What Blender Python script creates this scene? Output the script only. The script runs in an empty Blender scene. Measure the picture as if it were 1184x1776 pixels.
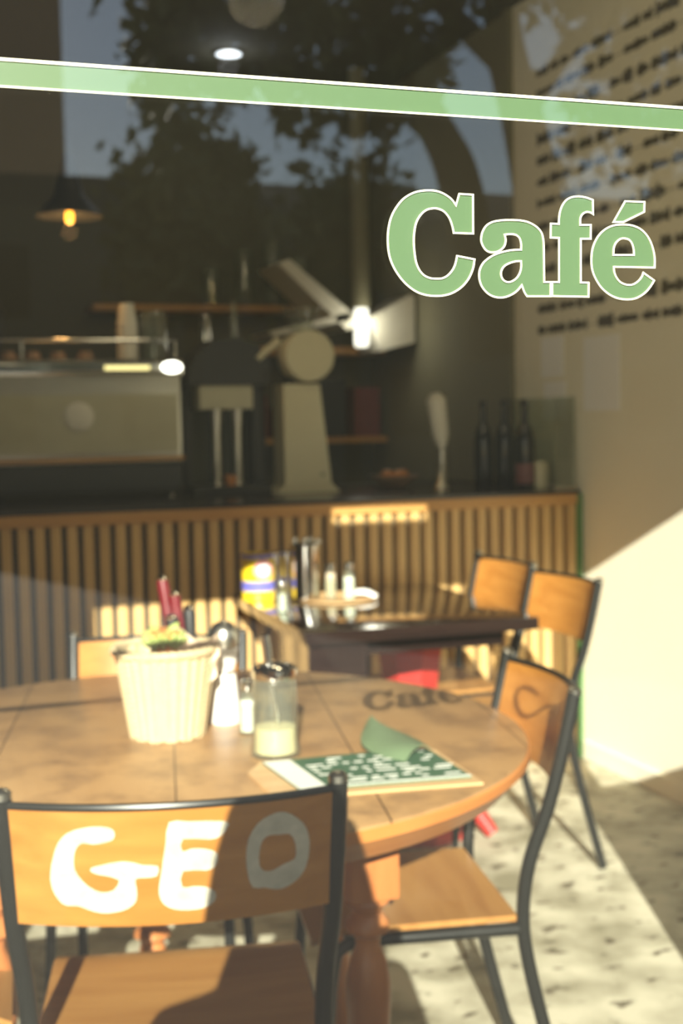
import bpy, bmesh, math, random
from mathutils import Vector, Matrix

scene = bpy.context.scene
COL = scene.collection
PI = math.pi
random.seed(7)

# ------------------------------------------------------------------ camera
cam_d = bpy.data.cameras.new('camera')
cam = bpy.data.objects.new('camera', cam_d)
COL.objects.link(cam)
cam.matrix_world = Matrix(((0.943385, 0.040543, -0.329213, 0.0),
                           (-0.331223, 0.061922, -0.941518, 0.0),
                           (-0.017786, 0.997257, 0.071845, 1.35),
                           (0, 0, 0, 1)))
cam_d.sensor_fit = 'VERTICAL'
cam_d.sensor_height = 36.0
cam_d.lens = 45.92
cam_d.clip_start = 0.02
cam_d.clip_end = 200
cam_d.dof.use_dof = True
cam_d.dof.focus_distance = 0.985
cam_d.dof.aperture_fstop = 6.6
scene.camera = cam

# ------------------------------------------------------------------ sky, sun, exposure
SUN_DIR = Vector((0.35, 1.0, -0.44)).normalized()      # the way the light travels
world = bpy.data.worlds.new('sky')
scene.world = world
world.use_nodes = True
wn = world.node_tree.nodes
wl = world.node_tree.links
wn.clear()
w_out = wn.new('ShaderNodeOutputWorld')
w_bg = wn.new('ShaderNodeBackground')
w_sky = wn.new('ShaderNodeTexSky')
w_sky.sky_type = 'NISHITA'
w_sky.sun_disc = False
w_sky.sun_elevation = math.radians(24)
w_sky.sun_rotation = math.atan2(-SUN_DIR.x, -SUN_DIR.y)
w_sky.dust_density = 0.6
w_bg.inputs['Strength'].default_value = 0.135
wl.new(w_sky.outputs[0], w_bg.inputs['Color'])
wl.new(w_bg.outputs[0], w_out.inputs['Surface'])
sun_d = bpy.data.lights.new('sun', 'SUN')
sun_d.energy = 11.3
sun_d.color = (1.0, 0.955, 0.88)
sun_d.angle = math.radians(0.25)
sun = bpy.data.objects.new('sun', sun_d)
COL.objects.link(sun)
sun.rotation_euler = SUN_DIR.to_track_quat('-Z', 'Y').to_euler()
sun.location = (-4, -8, 6)
scene.view_settings.view_transform = 'Standard'
scene.view_settings.look = 'None'
scene.view_settings.exposure = 0.6
scene.view_settings.gamma = 1.0
scene.view_settings.use_curve_mapping = False

# ------------------------------------------------------------------ materials
def new_mat(name):
    m = bpy.data.materials.new(name)
    m.use_nodes = True
    nt = m.node_tree
    return m, nt, nt.nodes['Principled BSDF']

def setp(b, col=None, rough=None, metal=None, spec=None, emit=None, es=None, trans=None, alpha=None):
    if col is not None: b.inputs['Base Color'].default_value = (*col, 1)
    if rough is not None: b.inputs['Roughness'].default_value = rough
    if metal is not None: b.inputs['Metallic'].default_value = metal
    if spec is not None: b.inputs['Specular IOR Level'].default_value = spec
    if emit is not None: b.inputs['Emission Color'].default_value = (*emit, 1)
    if es is not None: b.inputs['Emission Strength'].default_value = es
    if trans is not None: b.inputs['Transmission Weight'].default_value = trans

def plain(name, col, rough=0.5, metal=0.0, var=0.08, scale=12.0, **k):
    m, nt, b = new_mat(name)
    setp(b, col, rough, metal, **k)
    if var:
        tc = nt.nodes.new('ShaderNodeTexCoord')
        n = nt.nodes.new('ShaderNodeTexNoise'); n.inputs['Scale'].default_value = scale; n.inputs['Detail'].default_value = 5
        mx = nt.nodes.new('ShaderNodeMix'); mx.data_type = 'RGBA'
        mx.inputs[6].default_value = (*[c * (1 - var) for c in col], 1)
        mx.inputs[7].default_value = (*[min(1, c * (1 + var)) for c in col], 1)
        nt.links.new(tc.outputs['Object'], n.inputs['Vector'])
        nt.links.new(n.outputs['Fac'], mx.inputs[0])
        nt.links.new(mx.outputs[2], b.inputs['Base Color'])
    return m

def wood(name, c1, c2, rough=0.4, grain=(3, 40, 40), spec=0.5, patch=None, seams=None, coat=0.0):
    m, nt, b = new_mat(name)
    setp(b, c1, rough, spec=spec)
    b.inputs['Coat Weight'].default_value = coat
    b.inputs['Coat Roughness'].default_value = 0.08
    N = nt.nodes.new; L = nt.links.new
    tc = N('ShaderNodeTexCoord'); mp = N('ShaderNodeMapping'); mp.inputs['Scale'].default_value = grain
    n = N('ShaderNodeTexNoise'); n.inputs['Scale'].default_value = 1.0; n.inputs['Detail'].default_value = 6; n.inputs['Distortion'].default_value = 0.6
    L(tc.outputs['Object'], mp.inputs['Vector']); L(mp.outputs[0], n.inputs['Vector'])
    rp = N('ShaderNodeMapRange'); rp.inputs['From Min'].default_value = 0.3; rp.inputs['From Max'].default_value = 0.7
    L(n.outputs['Fac'], rp.inputs['Value'])
    mx = N('ShaderNodeMix'); mx.data_type = 'RGBA'
    mx.inputs[6].default_value = (*c1, 1); mx.inputs[7].default_value = (*c2, 1)
    L(rp.outputs[0], mx.inputs[0])
    out = mx.outputs[2]
    if patch:
        n2 = N('ShaderNodeTexNoise'); n2.inputs['Scale'].default_value = patch[1]; n2.inputs['Detail'].default_value = 8
        n2.inputs['Roughness'].default_value = 0.65
        L(tc.outputs['Object'], n2.inputs['Vector'])
        r2 = N('ShaderNodeMapRange'); r2.inputs['From Min'].default_value = patch[2]; r2.inputs['From Max'].default_value = patch[3]
        L(n2.outputs['Fac'], r2.inputs['Value'])
        m2 = N('ShaderNodeMix'); m2.data_type = 'RGBA'
        L(r2.outputs[0], m2.inputs[0]); L(out, m2.inputs[6]); m2.inputs[7].default_value = (*patch[0], 1)
        out = m2.outputs[2]
    if seams:                                   # (direction x, y, offset, pitch, half width)
        sp = N('ShaderNodeVectorMath'); sp.operation = 'DOT_PRODUCT'; sp.inputs[1].default_value = (seams[0], seams[1], 0)
        L(tc.outputs['Object'], sp.inputs[0])
        a = N('ShaderNodeMath'); a.operation = 'ADD'; a.inputs[1].default_value = -seams[2] + 50 * seams[3]; L(sp.outputs['Value'], a.inputs[0])
        md = N('ShaderNodeMath'); md.operation = 'PINGPONG'; md.inputs[1].default_value = seams[3] / 2; L(a.outputs[0], md.inputs[0])
        lt = N('ShaderNodeMath'); lt.operation = 'LESS_THAN'; lt.inputs[1].default_value = seams[4]; L(md.outputs[0], lt.inputs[0])
        m3 = N('ShaderNodeMix'); m3.data_type = 'RGBA'
        L(lt.outputs[0], m3.inputs[0]); L(out, m3.inputs[6]); m3.inputs[7].default_value = (c1[0] * .22, c1[1] * .2, c1[2] * .2, 1)
        out = m3.outputs[2]
    L(out, b.inputs['Base Color'])
    bp = N('ShaderNodeBump'); bp.inputs['Strength'].default_value = 0.08; bp.inputs['Distance'].default_value = 0.002
    L(n.outputs['Fac'], bp.inputs['Height']); L(bp.outputs[0], b.inputs['Normal'])
    return m

def clear_glass(name, tint=(0.95, 0.97, 0.95), veil=0.012, veil_col=(0.75, 0.72, 0.62), base=0.04, boost=1.0, rough=0.0):
    """thin clear glass: see-through, mirror-like towards grazing, an added diffuse film that veils the darks"""
    m = bpy.data.materials.new(name); m.use_nodes = True
    nt = m.node_tree; nt.nodes.clear(); N = nt.nodes.new; L = nt.links.new
    out = N('ShaderNodeOutputMaterial')
    lw = N('ShaderNodeLayerWeight'); lw.inputs['Blend'].default_value = 0.5
    pw = N('ShaderNodeMath'); pw.operation = 'POWER'; pw.inputs[1].default_value = 5; L(lw.outputs['Facing'], pw.inputs[0])
    ma = N('ShaderNodeMath'); ma.operation = 'MULTIPLY_ADD'; ma.inputs[1].default_value = 0.9; ma.inputs[2].default_value = base * boost; L(pw.outputs[0], ma.inputs[0])
    tr = N('ShaderNodeBsdfTransparent'); tr.inputs[0].default_value = (*tint, 1)
    gl = N('ShaderNodeBsdfGlossy'); gl.inputs['Roughness'].default_value = rough
    mx = N('ShaderNodeMixShader'); L(ma.outputs[0], mx.inputs[0]); L(tr.outputs[0], mx.inputs[1]); L(gl.outputs[0], mx.inputs[2])
    df = N('ShaderNodeBsdfDiffuse'); df.inputs[0].default_value = (*veil_col, 1)
    m2 = N('ShaderNodeMixShader'); m2.inputs[0].default_value = veil
    L(mx.outputs[0], m2.inputs[1]); L(df.outputs[0], m2.inputs[2]); L(m2.outputs[0], out.inputs['Surface'])
    return m

def floor_mat():
    m, nt, b = new_mat('worn_concrete'); setp(b, rough=0.7)
    N = nt.nodes.new; L = nt.links.new
    tc = N('ShaderNodeTexCoord')
    n = N('ShaderNodeTexNoise'); n.inputs['Scale'].default_value = 5; n.inputs['Detail'].default_value = 8; L(tc.outputs['Object'], n.inputs['Vector'])
    r = N('ShaderNodeValToRGB'); r.color_ramp.elements[0].position = 0.35; r.color_ramp.elements[0].color = (0.25, 0.23, 0.15, 1)
    r.color_ramp.elements[1].position = 0.62; r.color_ramp.elements[1].color = (0.62, 0.59, 0.45, 1)
    L(n.outputs['Fac'], r.inputs[0])
    mp = N('ShaderNodeMapping'); mp.inputs['Scale'].default_value = (1.0, 1.6, 1); mp.inputs['Rotation'].default_value = (0, 0, 0.3)
    L(tc.outputs['Object'], mp.inputs['Vector'])
    v = N('ShaderNodeTexNoise'); v.inputs['Scale'].default_value = 13; v.inputs['Detail'].default_value = 3; L(mp.outputs[0], v.inputs['Vector'])
    mr = N('ShaderNodeMapRange'); mr.inputs['From Min'].default_value = 0.60; mr.inputs['From Max'].default_value = 0.68; L(v.outputs['Fac'], mr.inputs['Value'])
    mx = N('ShaderNodeMix'); mx.data_type = 'RGBA'; L(mr.outputs[0], mx.inputs[0]); L(r.outputs[0], mx.inputs[6]); mx.inputs[7].default_value = (0.10, 0.08, 0.045, 1)
    L(mx.outputs[2], b.inputs['Base Color'])
    return m

M = dict(
    table=wood('waxed_table_wood', (0.37, 0.205, 0.08), (0.47, 0.285, 0.125), 0.38, (6, 1.2, 20), patch=((0.16, 0.085, 0.04), 8.0, 0.46, 0.74), seams=(0.98, -0.2, -0.0, 0.317, 0.0016)),
    rim=wood('table_edge_wood', (0.50, 0.17, 0.04), (0.62, 0.26, 0.07), 0.35, (2, 2, 30)),
    tleg=wood('turned_leg_wood', (0.42, 0.14, 0.04), (0.55, 0.22, 0.07), 0.35, (20, 20, 2)),
    ply=wood('honey_plywood', (0.40, 0.16, 0.028), (0.52, 0.235, 0.05), 0.33, (3, 30, 30), coat=0.2),
    seat=wood('honey_plywood_seat', (0.34, 0.155, 0.04), (0.45, 0.235, 0.07), 0.35, (3, 25, 30), coat=0.2),
    dark=wood('dark_varnished_wood', (0.014, 0.008, 0.007), (0.024, 0.013, 0.010), 0.10, (3, 20, 20), coat=1.0),
    slat=wood('oak_slats', (0.56, 0.34, 0.12), (0.72, 0.47, 0.19), 0.5, (25, 25, 2)),
    rail=wood('oak_rail', (0.44, 0.21, 0.055), (0.58, 0.31, 0.09), 0.45, (2, 25, 25)),
    board=wood('light_clipboard_wood', (0.60, 0.37, 0.17), (0.72, 0.48, 0.24), 0.5, (3, 25, 25)),
    steel=plain('black_tube_steel', (0.018, 0.019, 0.017), 0.30, 0.3, spec=0.5),
    chrome=plain('chrome', (0.75, 0.74, 0.70), 0.12, 1.0, 0.02),
    brushed=plain('brushed_steel', (0.55, 0.53, 0.46), 0.32, 1.0, 0.06),
    black=plain('matte_black', (0.018, 0.018, 0.016), 0.45),
    green=plain('green_vinyl', (0.085, 0.155, 0.072), 0.45, 0, 0.03),
    cream=plain('cream_vinyl', (0.93, 0.90, 0.66), 0.45, 0, 0.02),
    paint=plain('brushed_white_paint', (0.56, 0.53, 0.43), 0.6, 0, 0.40, 45),
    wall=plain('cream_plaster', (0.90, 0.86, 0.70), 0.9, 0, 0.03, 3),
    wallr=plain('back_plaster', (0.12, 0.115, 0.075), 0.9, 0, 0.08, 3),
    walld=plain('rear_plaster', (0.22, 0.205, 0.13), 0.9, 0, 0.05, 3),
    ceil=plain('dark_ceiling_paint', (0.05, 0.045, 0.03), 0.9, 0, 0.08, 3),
    facade=plain('facade_render', (0.25, 0.23, 0.19), 0.8),
    frame=plain('painted_window_frame', (0.10, 0.16, 0.10), 0.5),
    wicker=None,
    white=plain('white_glaze', (0.88, 0.87, 0.83), 0.25, 0, 0.02),
    salt=plain('white_salt', (0.9, 0.9, 0.87), 0.9, 0, 0.02),
    pepper=plain('ground_pepper', (0.62, 0.50, 0.38), 0.9, 0, 0.25, 80),
    sugar=plain('raw_sugar', (0.86, 0.72, 0.46), 0.9, 0, 0.06, 120),
    red=plain('red_painted_iron', (0.42, 0.025, 0.018), 0.4),
    redh=plain('dark_red_plastic', (0.16, 0.015, 0.02), 0.3),
    beige=plain('beige_enamel', (0.62, 0.57, 0.38), 0.35, 0, 0.03),
    menu=plain('dark_green_card', (0.05, 0.13, 0.07), 0.45, 0, 0.15),
    leafpage=plain('pale_green_card', (0.15, 0.22, 0.12), 0.45, 0, 0.25),
    chalk=plain('white_print', (0.85, 0.86, 0.78), 0.6),
    gpost=plain('green_gloss_paint', (0.10, 0.24, 0.07), 0.4),
    ink=plain('menu_lettering', (0.10, 0.085, 0.06), 0.8),
    paper=plain('pale_reflection', (0.72, 0.69, 0.58), 0.9),  # pale tone of the shapes that stand in for reflections
    sheet=plain('white_sheet', (0.96, 0.96, 0.95), 0.5, 0, 0.01),
    succ=plain('succulent_green', (0.35, 0.42, 0.12), 0.5, 0, 0.3),
    bread=plain('paper_napkin', (0.80, 0.62, 0.45), 0.9),
    yellow=plain('yellow_tin', (0.90, 0.62, 0.02), 0.3, 0, 0.02),
    blue=plain('blue_tin', (0.16, 0.16, 0.60), 0.3, 0, 0.02),
    pink=plain('pink_label', (0.80, 0.30, 0.40), 0.3, 0, 0.02),
    bottle=plain('dark_bottle_glass', (0.012, 0.014, 0.012), 0.1),
    purple=plain('wine_label', (0.20, 0.08, 0.08), 0.6),
    cup=plain('paper_cup_white', (0.75, 0.72, 0.62), 0.7, 0, 0.03),
    cupbrown=plain('stoneware_brown', (0.30, 0.20, 0.13), 0.5),
    panelc=plain('cream_panel', (0.50, 0.47, 0.33), 0.4),
    worktop=plain('dark_stone_worktop', (0.035, 0.03, 0.025), 0.2),
    backing=plain('dark_green_backing', (0.05, 0.055, 0.04), 0.8),
    asphalt=plain('asphalt', (0.05, 0.05, 0.045), 0.9, 0, 0.15, 2),
    paving=plain('dark_paving', (0.085, 0.08, 0.065), 0.9, 0, 0.12, 2),
    leaf=plain('tree_leaves', (0.15, 0.15, 0.05), 0.7, 0, 0.3, 3),
    bark=plain('tree_bark', (0.12, 0.10, 0.065), 0.9, 0, 0.3, 20),
    brick=plain('brown_render', (0.70, 0.44, 0.27), 0.9),
    grey=plain('grey_render', (0.16, 0.15, 0.12), 0.9),
    skin=plain('skin', (0.55, 0.33, 0.24), 0.5),
    navy=plain('dark_jacket', (0.03, 0.035, 0.05), 0.8),
    denim=plain('denim', (0.05, 0.07, 0.13), 0.85),
    hair=plain('dark_hair', (0.03, 0.02, 0.015), 0.5),
    crimson=plain('dark_red_box', (0.16, 0.03, 0.03), 0.7),
    orange=plain('orange_glaze', (0.62, 0.24, 0.06), 0.5),
    window_glass=clear_glass('shop_window_glass', (0.96, 0.965, 0.94), 0.0024, (0.75, 0.73, 0.55), boost=1.9),
    jar=clear_glass('jar_glass', (0.90, 0.93, 0.88), 0.05, (0.8, 0.8, 0.7), boost=1.6, rough=0.03),
)
M['floor'] = floor_mat()
def wicker():
    m, nt, b = new_mat('wicker'); setp(b, (0.80, 0.62, 0.30), 0.6)
    return m
M['wicker'] = plain('pale_wicker', (0.60, 0.48, 0.28), 0.6, 0, 0.15, 60)
def emis(name, col, s):
    m, nt, b = new_mat(name); setp(b, (0.02, 0.02, 0.02), 0.5, emit=col, es=s); return m
M['bulb'] = emis('amber_bulb', (1.0, 0.36, 0.03), 4.5)
M['spot'] = emis('ceiling_lamp_glow', (0.80, 0.88, 1.0), 2.6)
M['globe'] = emis('fill_globe_glow', (1.0, 0.90, 0.68), 2.0)
M['lamp'] = emis('corner_reflection_glow', (1.0, 0.96, 0.82), 1.6)
M['warm'] = emis('warm_highlight_glow', (1.0, 0.85, 0.35), 1.3)
M['white_lit'] = emis('white_highlight_glow', (1.0, 0.98, 0.85), 5.0)

# ------------------------------------------------------------------ mesh helpers
class MB:
    def __init__(s): s.bm = bmesh.new()
    def box(s, x0, x1, y0, y1, z0, z1, bev=0.0):
        t = bmesh.new()
        bmesh.ops.create_cube(t, size=1)
        bmesh.ops.scale(t, vec=(x1 - x0, y1 - y0, z1 - z0), verts=t.verts)
        bmesh.ops.translate(t, vec=((x0 + x1) / 2, (y0 + y1) / 2, (z0 + z1) / 2), verts=t.verts)
        if bev: bmesh.ops.bevel(t, geom=t.edges[:], offset=bev, segments=2, affect='EDGES', profile=0.7)
        return s._merge(t)
    def _merge(s, t, mat=None):
        if mat is not None: bmesh.ops.transform(t, matrix=mat, verts=t.verts)
        me = bpy.data.meshes.new('t'); t.to_mesh(me); t.free(); s.bm.from_mesh(me); bpy.data.meshes.remove(me); return s
    def tube(s, pts, r, seg=12, cap=True, closed=False):
        pts = [Vector(p) for p in pts]; n = len(pts)
        rr = r if isinstance(r, (list, tuple)) else [r] * n
        rings = []; up = None
        for i, p in enumerate(pts):
            a = pts[i - 1] if (i > 0 or closed) else pts[0]
            c = pts[(i + 1) % n] if (i < n - 1 or closed) else pts[-1]
            d = (c - a).normalized()
            if up is None:
                up = Vector((0, 0, 1)) if abs(d.z) < 0.9 else Vector((0, 1, 0))
            u = (up - d * up.dot(d)).normalized(); up = u; v = d.cross(u)
            rings.append([s.bm.verts.new(p + (u * math.cos(2 * PI * k / seg) + v * math.sin(2 * PI * k / seg)) * rr[i]) for k in range(seg)])
        for i in range(n if closed else n - 1):
            A, B = rings[i], rings[(i + 1) % n]
            for k in range(seg):
                s.bm.faces.new((A[k], A[(k + 1) % seg], B[(k + 1) % seg], B[k]))
        if cap and not closed:
            s.bm.faces.new(rings[0][::-1]); s.bm.faces.new(rings[-1])
        return s
    def lathe(s, prof, seg=32, c=(0, 0), sy=1.0):
        rings = []
        for r, z in prof:
            if r <= 1e-6: rings.append([s.bm.verts.new((c[0], c[1], z))])
            else: rings.append([s.bm.verts.new((c[0] + r * math.cos(2 * PI * k / seg), c[1] + sy * r * math.sin(2 * PI * k / seg), z)) for k in range(seg)])
        for A, B in zip(rings, rings[1:]):
            for k in range(seg):
                q = (k + 1) % seg
                if len(A) == 1 and len(B) == 1: break
                if len(A) == 1: s.bm.faces.new((A[0], B[q], B[k]))
                elif len(B) == 1: s.bm.faces.new((A[k], A[q], B[0]))
                else: s.bm.faces.new((A[k], A[q], B[q], B[k]))
        return s
    def grid(s, f, nu, nv):
        V = [[s.bm.verts.new(f(i / nu, j / nv)) for j in range(nv + 1)] for i in range(nu + 1)]
        for i in range(nu):
            for j in range(nv):
                s.bm.faces.new((V[i][j], V[i + 1][j], V[i + 1][j + 1], V[i][j + 1]))
        return s
    def shell(s, f, nu, nv, th):
        """a bent plate: f(u, v) is its front, th the offset vector function to its back"""
        F = [[s.bm.verts.new(f(i / nu, j / nv)) for j in range(nv + 1)] for i in range(nu + 1)]
        B = [[s.bm.verts.new(Vector(f(i / nu, j / nv)) + Vector(th)) for j in range(nv + 1)] for i in range(nu + 1)]
        for i in range(nu):
            for j in range(nv):
                s.bm.faces.new((F[i][j], F[i + 1][j], F[i + 1][j + 1], F[i][j + 1]))
                s.bm.faces.new((B[i][j + 1], B[i + 1][j + 1], B[i + 1][j], B[i][j]))
        for i in range(nu):
            for j, o in ((0, 1), (nv, 0)):
                q = (F[i][j], B[i][j], B[i + 1][j], F[i + 1][j]); s.bm.faces.new(q if o else q[::-1])
        for j in range(nv):
            for i, o in ((0, 0), (nu, 1)):
                q = (F[i][j], B[i][j], B[i][j + 1], F[i][j + 1]); s.bm.faces.new(q if o else q[::-1])
        return s
    def prism(s, loops, to3, th):
        """filled outline with holes; to3 maps (a, b) to a point, th is the thickness vector"""
        t = bmesh.new()
        for lp in loops:
            vs = [t.verts.new((p[0], p[1], 0)) for p in lp]
            for i in range(len(vs)): t.edges.new((vs[i], vs[(i + 1) % len(vs)]))
        bmesh.ops.triangle_fill(t, edges=t.edges[:], use_beauty=True, use_dissolve=False)
        t.verts.index_update()
        tri = [[v.index for v in f.verts] for f in t.faces]; P = [(v.co.x, v.co.y) for v in t.verts]; t.free()
        a = [s.bm.verts.new(to3(*p)) for p in P]; b = [s.bm.verts.new(Vector(to3(*p)) + Vector(th)) for p in P]
        for f in tri:
            s.bm.faces.new([a[i] for i in f]); s.bm.faces.new([b[i] for i in f[::-1]])
        o = 0
        for lp in loops:
            n = len(lp)
            for i in range(n):
                s.bm.faces.new((a[o + i], a[o + (i + 1) % n], b[o + (i + 1) % n], b[o + i]))
            o += n
        return s
    def xf(s, mat): bmesh.ops.transform(s.bm, matrix=mat, verts=s.bm.verts); return s
    def build(s, name, mat, parent=None, smooth=True, ang=40):
        bmesh.ops.recalc_face_normals(s.bm, faces=s.bm.faces[:])
        me = bpy.data.meshes.new(name); s.bm.to_mesh(me); s.bm.free()
        me.materials.append(mat)
        o = bpy.data.objects.new(name, me); COL.objects.link(o)
        if parent is not None: o.parent = parent
        if smooth:
            for p in me.polygons: p.use_smooth = True
            try: me.set_sharp_from_angle(angle=math.radians(ang))
            except Exception: pass
        return o

def thing(name, label, cat, loc=(0, 0, 0), rz=0.0, group=None):
    o = bpy.data.objects.new(name, None); COL.objects.link(o)
    o.empty_display_size = 0.05
    o.location = loc; o.rotation_euler = (0, 0, rz)
    return tag(o, label, cat, group)
def tag(o, label, cat, group=None):
    o['label'] = label; o['category'] = cat
    if group: o['group'] = group
    return o
def struct(o): o['kind'] = 'structure'; return o
def dup(root, loc=None, rz=None, label=None, group=None):
    r = root.copy(); COL.objects.link(r)
    if loc is not None: r.location = loc
    if rz is not None: r.rotation_euler = (0, 0, rz)
    if label: r['label'] = label
    if group: r['group'] = group
    for ch in list(root.children):
        c = ch.copy(); COL.objects.link(c); c.parent = r
        for g in list(ch.children):
            d = g.copy(); COL.objects.link(d); d.parent = c
    return r

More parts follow.
